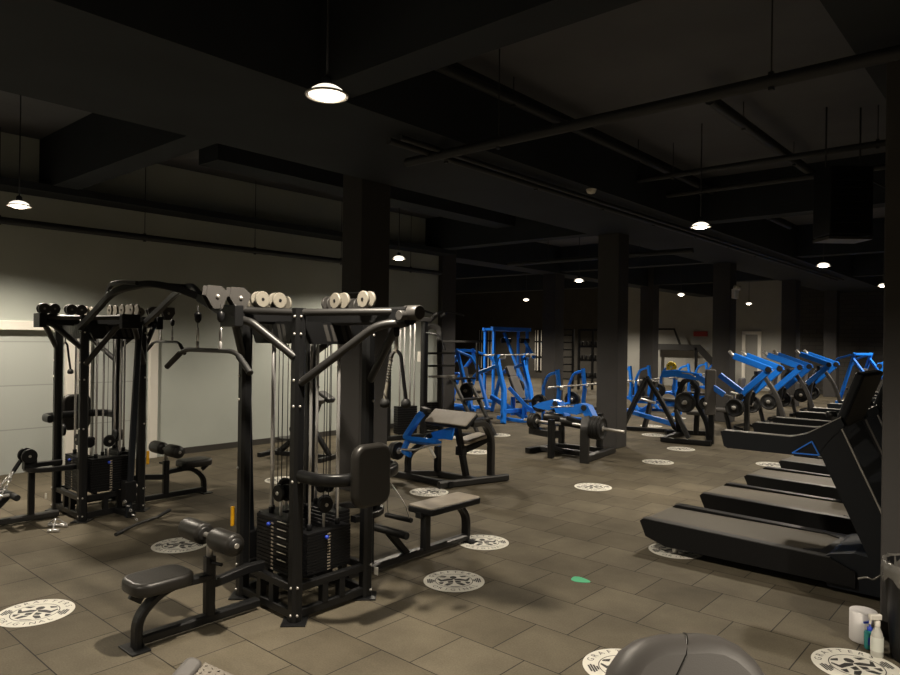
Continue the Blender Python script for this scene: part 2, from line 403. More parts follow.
# stair handrail silhouette by the back wall
t = thing('staircase', 'dark staircase with sloping side panel against the pale back wall', 'stairs', (-12, 29., 0))
MB().bar([(-13.6, 29.5, 1.75), (-11.5, 29.5, 1.75), (-9.9, 29.5, .1)], .1, .28).build('stringer', DGRY, t)
MB().bar([(-13.6, 29.5, 2.55), (-12.6, 29.5, 2.55), (-12.3, 29.5, 1.8)], .07, .09).build('handrail', BLK, t)
for x in (-13.5, -11.6): MB().box((x, 29.5, .87), (.1, .1, 1.74)).build('post', BLK, t)

# ------------------------------------------------------------------ floor stickers
def text_bits(txt, size):
    out = []
    for ch in txt:
        cu = bpy.data.curves.new('glyph', 'FONT'); cu.body = ch; cu.size = size; cu.resolution_u = 2; cu.align_x = 'CENTER'
        o = bpy.data.objects.new('glyph', cu); col.objects.link(o)
        dg = bpy.context.evaluated_depsgraph_get(); me = o.evaluated_get(dg).to_mesh()
        out.append(([v.co.copy() for v in me.vertices], [list(p.vertices) for p in me.polygons]))
        o.evaluated_get(dg).to_mesh_clear(); bpy.data.objects.remove(o); bpy.data.curves.remove(cu)
    return out
def sticker_proto():
    b = MB(); R_ = .25
    b.lathe((0, 0, 0), (0, 0, 1), [(R_, 0), (R_, .002)], 56, False)
    root = tag(b.build('floor_sticker', WHT), 'sticker', 'sticker', 'round white floor stickers')
    p = MB(); z = .0026
    def ring(ra, rb, n=56, sx=1):
        vs = [(sx * r * math.cos(2 * PI * i / n), r * math.sin(2 * PI * i / n), z) for r in (ra, rb) for i in range(n)]
        p.add(vs, [[i, (i + 1) % n, n + (i + 1) % n, n + i] for i in range(n)])
    ring(.150, .156)
    for txt, rad, a0, a1, flip in (('GRAFTERS', .190, 148, 32, False), ('ORIGINAL', .204, 218, 322, True)):
        bits = text_bits(txt, .06)
        for i, (vs, fs) in enumerate(bits):
            a = math.radians(a0 + (a1 - a0) * i / (len(bits) - 1))
            rot = RZ(a - PI / 2 if not flip else a + PI / 2)
            base = V((math.cos(a), math.sin(a), 0)) * (rad if not flip else rad + .018)
            p.add([(rot @ v) * 1.0 + base + V((0, 0, z)) for v in vs], fs)
    for s in (-1, 1):      # dumbbells left and right
        for i, h in enumerate((.022, .04, .05, .04)):
            x = s * (.165 + i * .016)
            p.add([(x - .006, -h, z), (x + .006, -h, z), (x + .006, h, z), (x - .006, h, z)], [[0, 1, 2, 3]])
    # emblem: a figure with broad shoulders and raised arms, drawn as dark strokes
    def poly(pts, dz=0): p.add([(x, y, z + dz) for x, y in pts], [list(range(len(pts)))])
    poly([(.028 * math.cos(2 * PI * i / 14), .075 + .032 * math.sin(2 * PI * i / 14)) for i in range(14)])
    for s in (-1, 1):
        poly([(0, .04), (s * .05, .045), (s * .1, .02), (s * .125, .06), (s * .137, .045), (s * .11, -.02), (s * .07, -.005), (s * .012, .01)])
        poly([(s * .008, 0), (s * .055, -.015), (s * .05, -.05), (s * .01, -.045)])
        poly([(s * .012, -.055), (s * .06, -.06), (s * .09, -.10), (s * .06, -.115), (s * .02, -.075)])
        poly([(s * .07, .075), (s * .115, .085), (s * .1, .105), (s * .05, .11)])
        poly([(s * .085, -.03), (s * .13, -.035), (s * .12, -.07), (s * .1, -.075)])
    poly([(-.045, -.125), (.045, -.125), (.03, -.137), (-.03, -.137)])
    p.build('print', INK, root)
    return root
ST = [(-5.40, 1.74, 'large round white floor sticker at the left edge of the floor'), (-6.17, 3.21, 'round white floor sticker between the two cable towers'),
      (-4.151, 5.27, 'round white floor sticker behind the end of low row bench'), (-3.657, 4.264, 'round white floor sticker in front of low row bench'),
      (-4.65, 8.29, 'round white floor sticker alone in mid floor, left of treadmills'), (-4.85, 10.77, 'round white floor sticker just right of the central column'),
      (-5.135, 12.39, 'round white floor sticker in front of the plate-loaded press'), (-2.66, 6.33, 'round white floor sticker half under the first treadmill'),
      (-1.93, 3.85, 'round white floor sticker partly hidden by the foreground grey pad'), (-.88, 4.84, 'round white floor sticker at lower right beside the spray bottle'),
      (-3.40, 11.9, 'round white floor sticker behind the treadmill belts'), (-7.57, 9.40, 'round white floor sticker just behind the curl bench seat'),
      (-8.61, 11.39, 'round white floor sticker left of the two-armed machine'), (-9.15, 10.40, 'round white floor sticker seen below the curl machine arm pad'),
      (-6.02, 6.5, 'round white floor sticker under the curl machine beam'), (-6.32, 13.82, 'round white floor sticker behind central column, left of press'),
      (-7.04, 15.24, 'round white floor sticker beyond the black A-frame machine'), (-7.33, 17.34, 'farthest round white floor sticker behind the press'),
      (-7.96, 5.63, 'round white floor sticker seen through the nearer cable tower')]
st0 = None
for x, y, lb in ST:
    s = sticker_proto() if st0 is None else copy_tree(st0); st0 = st0 or s
    put(s, (x, y, .0006), yaw + .08, lb)
b = MB(); pts = []
for i in range(18):
    a = 2 * PI * i / 18; r = .075 * (1 + .12 * math.sin(3 * a + 1)); pts.append((-2.915 + r * math.cos(a) * 1.1, 5.0 + r * math.sin(a) * .8, .0006))
b.prism(pts, (0, 0, .0015)); tag(b.build('tape_mark', GRN), 'small green tape mark on the open rubber floor', 'tape mark')

# ------------------------------------------------------------------ cable towers
HT = 2.17
def make_tower():
    t = thing('cable_tower', 'tower', 'cable machine')
    P = {'A': (.36, -.36), 'B': (.36, .29), 'C': (-.36, .29), 'D': (-.33, -.34)}
    for n, (x, y) in P.items():
        b = MB(); b.bar([(x, y, .01), (x, y, HT + .01)], .086, .086, 0, (0, 1, 0), .22)
        b.mt(1)
        for z in (.06, .25, .98, 1.50, 1.68, 2.0, 2.12):
            sx, sy = math.copysign(.045, x), math.copysign(.045, y)
            b.sph((x + sx, y + sy * .3, z), .010, 5); b.sph((x + sx * .3, y + sy, z), .010, 5)
        po = b.build('post', [BLK, STL], t)
        MB().box((x, y, .006), (.17, .17, .012), RZ(PI / 4), .003).build('foot_plate', BLK, po)
    seq = ['A', 'B', 'C', 'D']
    for i in range(4):
        a, c = P[seq[i]], P[seq[(i + 1) % 4]]
        for z, h in ((.055, .06), (.235, .055)):
            MB().bar([(*a, z), (*c, z)], .05, h).build('base_rail', BLK, t)
        for f in (.38, .62):
            x, y = a[0] + (c[0] - a[0]) * f, a[1] + (c[1] - a[1]) * f
            MB().box((x, y, .145), (.05, .05, .15)).build('stack_support', BLK, t)
        # trapezoid shroud under the top with pale slashes
        o = V((a[0] + c[0], a[1] + c[1], 0)); nrm = norm(o); tv = V((c[0] - a[0], c[1] - a[1], 0)).normalized()
        ctr = nrm * (.33 if i != 1 else .27)
        b = MB(); q = [ctr + tv * s + V((0, 0, z)) for s, z in ((-.31, 2.09), (.31, 2.09), (.22, 1.93), (-.22, 1.93))]
        b.prism(q, nrm * .012); b.mt(1)
        for s in (-.1, -.04, .06, .12):
            q2 = [ctr + nrm * .013 + tv * (s + d) + V((0, 0, z)) for d, z in ((0, 2.07), (.035, 2.07), (.075, 1.95), (.04, 1.95))]
            b.prism(q2, nrm * .001)
        b.build('shroud_panel', [BLK, GRY], t)
        ln = (1.07, .82, .72, .75)[i] if True else 1
        ends = {0: V((1.09, 0, 0)), 1: V((0, .62, 0)), 2: V((-.8, 0, 0)), 3: V((0, -.68, 0))}[i]
        e = ends
        b = MB(); b.bar([nrm * .05 + V((0, 0, 2.13)), e + V((0, 0, 2.13))], .11, .12, 0, (0, 0, 1), .15)
        b.build('top_arm', BLK, t)
        eb = MB(); eb.lathe(e - nrm * .02 + V((0, 0, 2.13)) - tv * .09, tv, [(.03, 0), (.035, .004), (.035, .176), (.03, .18)], 14)
        if i == 0: eb.lathe(e + V((0, 0, 2.15)) - nrm * .05, nrm, [(.048, 0), (.05, .005), (.05, .14), (.044, .146)], 18)
        else: eb.box(e + V((0, 0, 2.12)) - nrm * .02, (.19 if abs(nrm.y) > .5 else .07, .07 if abs(nrm.y) > .5 else .19, .15), None, .008)
        eb.build('arm_end', GRY if i == 0 else BLK, t)
        for cn in (a, c):
            p0 = V((cn[0], cn[1], 2.15)); p1 = e + V((0, 0, 2.16)) - nrm * .06
            MB().tube([p0, p1], .026, 0, 10).build('top_rail', DGRY, t)
            zl = 1.66 if i in (0, 2) else 1.84
            pp = [V((cn[0], cn[1], zl)) + nrm * .03, V((cn[0], cn[1], zl)).lerp(e + V((0, 0, 2.08)), .72) + V((0, 0, .11 if i in (0, 2) else .08)), e + V((0, 0, 2.085)) - nrm * .04]
            MB().tube(pp, .029, .22, 10).build('brace', DGRY, t)
        # pulleys on the arm
        L = e.length
        PS = {0: (.40, .47, .74), 1: (L - .05, L - .15, L - .32, L - .42), 2: (L - .05, L - .24, .30), 3: (.81, .63, .45, .30)}[i]
        for s, dz, r in [(q_, .075, .058) for q_ in PS]:
            for sd in ((-.03, .03) if s not in (.47, .81, .63) else (.0,)):
                b = MB(); b.disc(nrm * s + tv * sd + V((0, 0, 2.17 + dz)), tv, r, .02, 22); b.mt(1)
                b.disc(nrm * s + tv * (sd * 1.28) + V((0, 0, 2.17 + dz)), tv, .012, .012, 8)
                b.build('pulley', [PUL, BLK2] if not (i == 3 and s > .46) and i != 1 else [GRY, STL], t)
        if i == 3:
            for s in (.81, .63):
                for sd in (-.03, .03):
                    b = MB(); c0 = nrm * s + tv * sd + V((0, 0, 2.245))
                    b.prism([c0 + nrm * a_ * .085 + V((0, 0, z_ * .085)) for a_, z_ in ((-1, .35), (-.3, .85), (.9, .85), (1., 0), (.35, -.95), (-.45, -.95))], tv * .004); b.mt(1); b.sph(c0 + tv * (.004 if sd > 0 else 0), .016, 6); b.build('pulley_guard', [GRY, STL], t)
        # weight stack on this side
        sc0 = nrm * (.24 if i != 1 else .19)
        b = MB(); n = 14; z0 = .27; tall = (.0215, .027, .026, .0275)[i]
        for k_ in range(n):
            c0 = sc0 + V((0, 0, z0 + (k_ + .5) * tall))
            dx = .40; dy = .15
            d3 = (dy, dx, tall - .003) if abs(nrm.x) > .5 else (dx, dy, tall - .003)
            b.box(c0, d3, None, .002, 1)
        b.mt(1)
        for k_ in range(n - 1):
            c0 = sc0 + nrm * .0755 + tv * .07 * 0 + V((0, 0, z0 + (k_ + .5) * tall))
            q3 = (.002, .028, tall * .45) if abs(nrm.x) > .5 else (.028, .002, tall * .45)
            b.box(c0, q3)
        if i == 3:
            b.mt(2)
            for k_ in range(3, n, 2):
                b.box(sc0 + nrm * .0755 - tv * -.12 + V((0, 0, z0 + (k_ + .5) * tall)), (.11, .002, .006))
        sk = b.build('weight_stack', [BLK2, TAN, WPT], t)
        zt = z0 + n * tall
        b = MB(); b.cyl(sc0 + V((0, 0, zt)), sc0 + V((0, 0, zt + .1)), .011, 10); b.mt(1); b.sph(sc0 + nrm * .09 - tv * .03 + V((0, 0, zt - .05)), .016, 6)
        b.build('selector_pin', [STL, BLUP], sk)
        for sd in (-.13, .13):
            MB().cyl(sc0 + tv * sd + V((0, 0, .25)), sc0 + tv * sd + V((0, 0, 2.08)), .0115, 12).build('guide_rod', CHR, t)
            MB().cyl(sc0 + tv * sd + V((0, 0, zt)), sc0 + tv * sd + V((0, 0, zt + .045)), .02, 12).build('rod_bushing', BLK2, t)
        b = MB(); b.disc(sc0 + V((0, 0, zt + .17)) + nrm * .02, nrm, .062, .03, 20); b.disc(sc0 + V((0, 0, zt + .17)) - nrm * .03 + tv * .03, nrm, .062, .03, 20); b.mt(1)
        b.disc(sc0 + V((0, 0, zt + .17)) + nrm * .037, nrm, .014, .01, 10)
        b.build('stack_pulley', [BLK2, STL], t)
        for sd in (-.02, .03): MB().cyl(sc0 + tv * sd + nrm * .02 + V((0, 0, zt + .2)), sc0 + tv * sd + nrm * .02 + V((0, 0, 2.1)), .0032, 6).build('cable', BLK2, t)
    b = MB(); b.cyl((.42, -.02, 2.30), (.76, -.02, 2.30), .003, 6); b.build('cable', BLK2, t)
    # height adjuster tag
    for (x, y) in ((-.36, -.36),): MB().box((x - .055, y - .02, .60), (.02, .03, .15), None, .006).build('yellow_tag', YEL, t)
    MB().box((.36, .40, .17), (.045, .004, .06)).build('sticker', WPT, t)
    # ---- lat pulldown station (local -Y)
    MB().bar([(-.04, -.40, .05), (-.04, -1.29, .05)], .075, .06, 0, (0, 0, 1), .2).build('floor_beam', BLK, t)
    MB().bar([(-.04, -.36, .31), (-.04, -.50, .31), (-.04, -.72, .28), (-.04, -.80, .28)], .06, .06, .1).build('link_tube', BLK, t)
    b = MB(); b.bar([(-.03, -1.28, .01), (-.03, -1.28, .20), (-.03, -1.10, .345), (-.04, -.78, .33)], .05, .08, .16, (1, 0, 0), .2); b.build('seat_leg', BLK, t)
    MB().box((-.03, -1.29, .006), (.2, .12, .012), None, .003).build('foot_plate', BLK, t)
    MB().bar([(-.03, -1.25, .30), (-.03, -1.32, .35)], .03, .05).build('seat_bracket', BLK, t)
    MB().pad((-.02, -1.15, .40), (.31, .40, .085), None, .10, .026).build('seat', VIN, t)
    b = MB(); b.bar([(-.04, -.78, .03), (-.04, -.78, .47)], .07, .07, 0, (0, 1, 0), .2); po = b.build('thigh_post', BLK, t)
    MB().cyl((-.04, -.78, .46), (-.04, -.78, .62), .022, 14).build('chrome_tube', STL, po)
    MB().tube([(-.01, -.78, .43), (.08, -.76, .43)], .012, 0, 8).build('adjuster_knob', BLK2, po)
    MB().cyl((-.38, -.78, .605), (.30, -.78, .605), .018, 12).build('roller_axle', STL, t)
    for s in (-1, 1):
        b = MB(); b.lathe((s * .07 - .04, -.78, .605), (s, 0, 0), [(.045, 0), (.072, .006), (.075, .02), (.075, .23), (.07, .245), (.045, .25)], 22)
        ro = b.build('thigh_roller', VIN, t)
        b = MB(); b.lathe((s * .06 - .04, -.78, .605), (s, 0, 0), [(.04, 0), (.052, .004), (.052, .012)], 18); b.build('end_cap', DGRY, ro); b = MB(); b.lathe((s * .322 - .04, -.78, .605), (s, 0, 0), [(.05, 0), (.045, .008), (.02, .014)], 18)
        b.build('end_cap', DGRY, ro)
    # ---- low row station (local +Y)
    MB().bar([(0, .40, .05), (0, 1.93, .05)], .085, .06, 0, (0, 0, 1), .2).build('floor_beam', DGRY, t)
    MB().box((0, 1.93, .008), (.2, .1, .015), None, .003).build('foot_plate', BLK, t)
    MB().bar([(.02, 1.32, .06), (.02, 1.32, .38)], .07, .09, 0, (0, 1, 0), .2).build('bench_post', BLK, t)
    MB().bar([(0, 1.92, .06), (0, 1.92, .26), (0, 1.80, .38), (0, 1.68, .39)], .05, .09, .16, (1, 0, 0), .2).build('bench_leg', BLK, t)
    MB().bar([(0, 1.24, .38), (0, 1.94, .38)], .07, .05).build('bench_rail', BLK, t)
    MB().pad((0.0, 1.61, .420), (.31, .72, .06), None, .035, .012).build('pad_board', BLK2, t)
    MB().pad((0, 1.61, .452), (.295, .705, .014), None, .03, .006).build('bench_pad', TAN, t)  # thin tan sheet stands for light and dust on the black pad
    MB().bar([(.2, .30, .56), (.2, .56, .56), (.10, .70, .56), (-.10, .70, .56), (-.2, .56, .56), (-.2, .30, .56)], .06, .05, .12).build('guard_bar', BLK, t)
    MB().bar([(0, .66, .06), (0, .66, .55)], .06, .06, 0, (0, 1, 0), .2).build('row_post', BLK, t)
    for s in (-.06, .06):
        b = MB(); b.disc((s, .70, .70), (1, 0, 0), .075, .03, 22); b.mt(1); b.disc((s * 1.35, .70, .70), (1, 0, 0), .014, .01, 8)
        b.build('row_pulley', [BLK2, STL], t)
    MB().box((0, .68, .63), (.08, .12, .14)).build('pulley_bracket', BLK, t)
    MB().bar([(0, 1.10, .07), (0, .88, .30)], .06, .05, 0, (1, 0, 0)).build('foot_strut', BLK, t)
    MB().cyl((-.24, .86, .32), (.24, .86, .32), .032, 14).build('foot_bar', RUB, t)
    # ---- back support station (local +X)
    MB().oval([(.38, -.36, 1.02), (.62, -.36, 1.02), (.74, -.26, 1.02), (.745, .16, 1.02), (.62, .36, 1.02), (.38, .36, 1.02)], .062, .085, .14).build('pad_arm', BLK, t)
    b = MB(); b.pad((.79, -.06, 1.04), (.075, .33, .43), None, .09, .028, 0); b.build('back_pad', VIN, t)
    MB().disc((.60, .15, .86), (0, 1, 0), .07, .03, 20).build('guide_pulley', BLK2, t)
    # ---- cable column (local -X)
    MB().bar([(-.62, -.08, .02), (-.56, -.2, 2.1)], .06, .06, 0, (0, 1, 0), .2).build('slide_post', DBL, t)
    MB().bar([(-.38, -.06, .06), (-.68, -.1, .06)], .07, .06).build('floor_beam', BLK, t)
    b = MB(); b.box((-.60, -.09, .30), (.12, .12, .22), None, .01); b.mt(1); b.disc((-.62, -.16, .35), (0, 1, 0), .02, .02, 10); b.disc((-.60, -.16, .25), (0, 1, 0), .02, .02, 10)
    b.build('carriage', [BLK2, STL], t)
    return t
TA, TB = V((-4.29, 3.25, 0)), V((-8.05, 3.2, 0))
tower = make_tower()
tower2 = copy_tree(tower)
put(tower, TA, 0, 'nearer black cable machine tower with lat seat in front and low row bench', 'black multi-station cable towers')
put(tower2, TB, PI, 'farther black cable machine tower by the grey doorway, carrying the curved overhead arch', 'black multi-station cable towers')
# crossover arch belongs to the farther tower (its frame is turned half round)
def loc2(p): p = V(p) - TB; return V((-p.x, -p.y, p.z)) + TB
top = V((-5.86, 3.22, 2.33))
for y in (2.86, 3.48):
    MB().bar([loc2(p) for p in ((-7.68, y, 2.05), (-7.2, y, 2.25), (-6.86, y, 2.41), (-6.4, y + (3.22 - y) * .35, 2.47), (-6.12, y + (3.22 - y) * .7, 2.42), top)], .05, .065, .22).build('arch', BLK, tower2)
MB().bar([loc2((-7.02, 2.86, 2.36)), loc2((-6.95, 2.86, 2.47)), loc2((-6.72, 2.87, 2.485)), loc2((-6.5, 2.92, 2.47))], .035, .04, .08).build('arch_gusset', DGRY, tower2)
MB().bar([loc2((-6.45, 3.0, 2.46)), loc2((-6.45, 3.4, 2.46))], .05, .05).build('arch_cross_bar', BLK, tower2)
MB().bar([loc2(top), loc2((-5.48, 3.24, 2.19)), loc2((-5.10, 3.25, 2.13))], .085, .085, .1).build('arch_link', BLK, tower2)

# attachments -----------------------------------------------------------
def lat_bar(name, label, c, zt, zb, w=.55, m=DGRY):
    """bar along X hung by two cables from zt"""
    x, y = c; t = thing(name, label, 'cable attachment', (x, y, zb))
    MB().tube([(x - w, y - .02, zb - .13), (x - w * .62, y, zb), (x + w * .62, y, zb), (x + w, y - .02, zb - .13)], .016, .09, 10).build('bar', m, t)
    for s in (-1, 1):
        b = MB(); e0 = x + s * (w - .005)
        b.tube([(x + s * w * .70, y - .005, zb - .03), (e0, y - .021, zb - .132)], .021, 0, 10); b.build('grip', RUB, t)
    for s in (-.15, .15):
        MB().cyl((x + s, y, zb + .02), (x + s, y, zt), .0035, 6).build('cable', BLK2, t)
        MB().lathe((x + s, y, zb + .19), (0, 0, 1), [(.012, 0), (.024, .02), (.026, .06), (.014, .075)], 12).build('cable_stop', BLK2, t)
        b = MB(); b.tube([(x + s + .012 * math.sin(a), y, zb + .11 + .045 * math.cos(a)) for a in [2 * PI * i / 12 for i in range(12)]], .006, 0, 6, close=True)
        b.cyl((x + s, y, zb + .0), (x + s, y, zb + .06), .012, 8); b.build('carabiner', CHR, t)
    return t
lat_bar('lat_bar', 'wide bent lat bar hanging from grey pulleys of the nearer cable tower', (-4.33, 2.44), 2.19, 1.88)
lat_bar('lat_bar', 'bent lat bar hanging at the right side of the farther cable tower', (-8.05, 3.98), 2.19, 1.90, .5)
def rope(name, label, p):
    x, y, z = p; t = thing(name, label, 'rope', p)
    for s, m in ((-1, PUL), (1, BLK2)):
        pts = [(x, y, z), (x + s * .025, y + s * .02, z - .03), (x + s * .035, y + s * .03, z - .15), (x + s * .05, y + s * .05, z - .33)]
        P_ = fillet(pts, .1); b = MB()
        b.tube(P_, .0125, 0, 8)
        if s < 0:
            b.mt(1); L = 46
            hel = []
            for i in range(L * 4):
                u = i / (L * 4 - 1) * (len(P_) - 1); j = min(int(u), len(P_) - 2); q = P_[j].lerp(P_[j + 1], u - j); a = i * .55
                hel.append(q + V((.0125 * math.cos(a), .0125 * math.sin(a), 0)))
            b.tube(hel, .0045, 0, 5)
        b.build('rope_strand', [m, INK], t)
        MB().lathe((pts[-1][0], pts[-1][1], pts[-1][2] - .06), (0, 0, 1), [(.02, 0), (.034, .01), (.034, .04), (.02, .06)], 16).build('rope_stop', RUB, t)
    b = MB(); b.cyl((x, y, z - .02), (x, y, z + .09), .013, 8); b.build('clip', CHR, t)
    MB().cyl((x, y, z + .08), (x, y, 2.16), .0035, 6).build('cable', BLK2, t)
    MB().lathe((x, y, z + .09), (0, 0, 1), [(.012, 0), (.022, .015), (.022, .06), (.012, .07)], 12).build('cable_stop', BLK2, t)
    return t
rope('triceps_rope', 'black and white twisted triceps rope hanging from the nearer tower arm', (-3.33, 3.25, 1.90))
rope('triceps_rope', 'dark triceps rope with rubber ends behind the farther tower posts', (-9.05, 3.2, 1.88))
def vhandle(label, c, ang=0, z=.3):
    t = thing('cable_handle', label, 'cable attachment', (c[0], c[1], z)); A_ = RZ(ang)
    for s in (-1, 1):
        q = lambda a: V((c[0], c[1], 0)) + A_ @ V(a)
        MB().tube([q((s * .015, 0, z + .14)), q((s * .10, 0, z + .03)), q((s * .10, 0, z))], .008, .03, 8).build('handle_arm', CHR, t)
        MB().cyl(q((s * .10, -.07, z)), q((s * .10, .07, z)), .017, 12).build('grip', RUB if s < 0 else CHR, t)
    return t
# handle lying on the floor in front of the farther tower
t = thing('cable_stirrup', 'chrome stirrup handle lying on the floor before the farther tower', 'cable attachment', (-7.6, 2.62, 0))
MB().cyl((-7.72, 2.60, .02), (-7.56, 2.72, .02), .018, 12).build('grip', CHR, t)
MB().cyl((-7.50, 2.52, .018), (-7.42, 2.60, .018), .016, 12).build('swivel', CHR, t)
for a in ((-7.72, 2.60, .03), (-7.56, 2.72, .03)): MB().tube([a, (-7.58, 2.62, .11), (-7.48, 2.56, .02)], .008, .03, 8).build('handle_arm', CHR, t)
t = thing('curl_bar', 'bent straight cable bar lying on the floor right of farther tower', 'cable attachment', (-7.1, 3.25, 0))
MB().tube([(-6.88, 2.92, .018), (-6.98, 3.05, .02), (-7.06, 3.22, .035), (-7.22, 3.50, .02), (-7.27, 3.67, .06)], .015, .06, 10).build('bar', DGRY, t)
for a, c in (((-6.88, 2.92, .018), (-6.95, 3.01, .02)), ((-7.22, 3.5, .02), (-7.27, 3.66, .058))): MB().tube([a, c], .019, 0, 10).build('grip', RUB, t)
b = MB()
for i in range(5): 
    p = V((-7.07, 3.22, .05)).lerp(V((-7.36, 3.2, .24)), (i + .5) / 5)
    b.tube([p + V((.03 * math.cos(a), (.012 * math.sin(a)) if i % 2 else 0, 0 if i % 2 else .012 * math.sin(a))) for a in [2 * PI * j / 10 for j in range(10)]], .005, 0, 5, close=True)
b.build('chain', CHR, t)
# row handles on chains at both row stations
def chain_handle(label, p0, p1, dx):
    t = thing('rowing_attachment', label, 'cable attachment', p1)
    p0, p1 = V(p0), V(p1)
    MB().tube([p0, p0.lerp(p1, .35)], .022, 0, 8).build('strap', BLK2, t)
    for s in (-1, 1):
        b = MB(); a = p0.lerp(p1, .3); e = p1 + V((s * dx, 0, 0)); n = 6
        for i in range(n):
            q = a.lerp(e, (i + .5) / n); dr = norm(e - a); sd = norm(dr.cross(V((0, 1, 0)) if i % 2 else V((1, 0, 0))))
            b.tube([q + dr * .032 * math.cos(u) + sd * .012 * math.sin(u) for u in [2 * PI * j / 10 for j in range(10)]], .005, 0, 5, close=True)
        b.build('chain', CHR, t)
        MB().cyl(p1 + V((s * dx, -.06, -.02)), p1 + V((s * dx, .06, -.02)), .018, 10).build('grip', RUB if dx < .08 else CHR, t)
    return t
chain_handle('chrome row handle on two chains beside the discs of the farther tower', (-8.05, 2.44, .66), (-8.02, 2.24, .36), .10)
t = thing('rowing_attachment', 'black row handle on thin wires below the curved bar of nearer tower', 'cable attachment', (-4.25, 4.2, .42))
MB().cyl((-4.42, 4.215, .415), (-4.12, 4.235, .415), .022, 12).build('grip', RUB, t)
for s in (-.13, .13): MB().tube([(-4.27 + s, 4.225, .43), (-4.27 + s * .9, 4.19, .55), (-4.29, 4.15, .72)], .005, .06, 6).build('wire', STL, t)

# ------------------------------------------------------------------ weight plates
PLG = 'black weight plates on machine pegs'
plate_protos = {}
def plate(c, axis, r, th, label, group):
    """one black plate with a hub and grip holes; the disc faces along axis"""
    key = (round(r, 3), round(th, 3))
    if key not in plate_protos:
        b = MB(); b.lathe((0, 0, -th / 2), (0, 0, 1), [(.026, 0), (r * .38, .0), (r * .42, th * .3), (r * .82, th * .3), (r * .86, 0), (r * .97, 0), (r, th * .2), (r, th * .8), (r * .97, th), (r * .86, th), (r * .82, th * .7), (r * .42, th * .7), (r * .38, th), (.026, th)], 30)
        b.mt(1); b.lathe((0, 0, -th / 2 - .002), (0, 0, 1), [(.026, 0), (.045, .001), (.045, th + .003), (.026, th + .004)], 18)
        b.mt(2)
        for a in range(3):
            w = 2 * PI * a / 3 + .4
            for zz in (-th / 2 + th * .28, th / 2 - th * .28): b.disc((r * .62 * math.cos(w), r * .62 * math.sin(w), zz), (0, 0, 1), r * .13, .004, 10)
        plate_protos[key] = b.build('weight_plate', [RUB, STL, DGRY]); o = plate_protos[key]
    else:
        o = plate_protos[key].copy(); col.objects.link(o)
    o.location = c; o.rotation_euler = V(axis).to_track_quat('Z', 'Y').to_euler()
    return tag(o, label, 'weight plate', group)
def plates(c, axis, r, n, th, label, group):
    a = norm(V(axis))
    for i in range(n): plate(V(c) + a * (i - (n - 1) / 2) * (th + .004), axis, r * (1 if i < n - 1 or n == 1 else .96), th, label, group)

# ------------------------------------------------------------------ preacher curl machine
t = thing('curl_machine', 'black preacher curl machine with worn grey arm pad and blue lever', 'curl machine', (-6.3, 7.1, 0))
t0 = (-6.3, 7.1)
MB().bar([(-6.05, 6.72, .05), (-5.73, 7.80, .05)], .085, .085, 0, (0, 0, 1), .15).build('cross_beam', DGRY, t)
MB().bar([(-5.95, 6.86, .05), (-7.35, 6.86, .05)], .085, .08, 0, (0, 0, 1), .15).build('long_beam', BLK, t)
MB().bar([(-5.9, 7.34, .05), (-6.62, 7.3, .05), (-6.9, 7.02, .05)], .08, .075, .1).build('rear_beam', DGRY, t)
MB().bar([(-5.885, 7.62, .08), (-5.885, 7.62, .60), (-5.80, 7.36, .85), (-5.76, 7.02, .86)], .075, .10, .14, (1, 0, 0)).build('arch_post', DGRY, t)
MB().bar([(-6.10, 7.34, .07), (-6.10, 7.12, .86)], .085, .075, 0, (1, 0, 0)).build('pad_post', BLK, t)
MB().bar([(-6.10, 7.28, .44), (-6.02, 7.42, .50), (-5.90, 7.60, .60)], .07, .08, .1).build('seat_beam', BLK, t)
MB().box((-6.12, 7.25, .44), (.13, .10, .13), None, .01).build('height_clamp', BLK, t)
MB().pad((-6.06, 7.43, .60), (.28, .36, .06), RZ(-.35) @ RX(.22), .06, .02).build('seat', TAN, t)
Tp = RX(.62)
MB().pad(V((-6.08, 6.98, .90)) + Tp @ V((0, 0, .03)), (.745, .27, .016), Tp, .025, .007).build('arm_pad', TAN, t)  # tan top sheet carries the light and dust seen on the black pad
MB().pad((-6.08, 6.98, .90), (.76, .285, .055), Tp, .03, .015).build('pad_board', BLK2, t)
MB().bar([(-6.60, 7.3, .07), (-6.60, 7.3, .52)], .075, .095, 0, (0, 1, 0)).build('lever_post', BLK, t)
MB().bar([(-6.90, 7.0, .07), (-6.90, 7.0, .32), (-6.72, 6.99, .44), (-6.42, 6.98, .66)], .075, .085, .14, (0, 1, 0)).build('lever_support', BLK, t)
MB().bar([(-6.52, 6.88, .95), (-6.56, 6.86, .90), (-6.74, 6.78, .60), (-6.62, 6.76, .585), (-6.10, 6.76, .60)], .07, .10, .05, (0, 1, 0)).build('lever_arm', BLU, t)
MB().prism([(-6.12, 7.0, .78), (-6.02, 7.0, .80), (-6.06, 7.0, .62), (-6.2, 7.0, .62), (-6.5, 7.0, .58), (-6.5, 7.0, .66)], (0, -.03, 0)).build('lever_plate', BLU, t)
MB().bar([(-6.70, 6.78, .56), (-6.74, 6.74, .42), (-6.6, 6.74, .38)], .07, .06, .05, (0, 1, 0)).build('weight_arm', BLU, t)
MB().cyl((-6.62, 6.76, .42), (-7.02, 6.76, .40), .025, 14).build('plate_peg', STL, t)
MB().tube([(-6.72, 6.70, .45), (-6.45, 6.68, .47), (-6.2, 6.68, .56), (-5.98, 6.68, .60)], .016, .1, 10).build('handle', CHR, t)
MB().tube([(-6.22, 6.70, .55), (-6.14, 6.68, .48), (-6.07, 6.66, .42)], .02, .03, 10).build('handle_grip', WPT, t)
MB().box((-6.50, 6.93, 1.00), (.14, .09, .05), RY(.2), .01).build('pivot_block', DGRY, t)
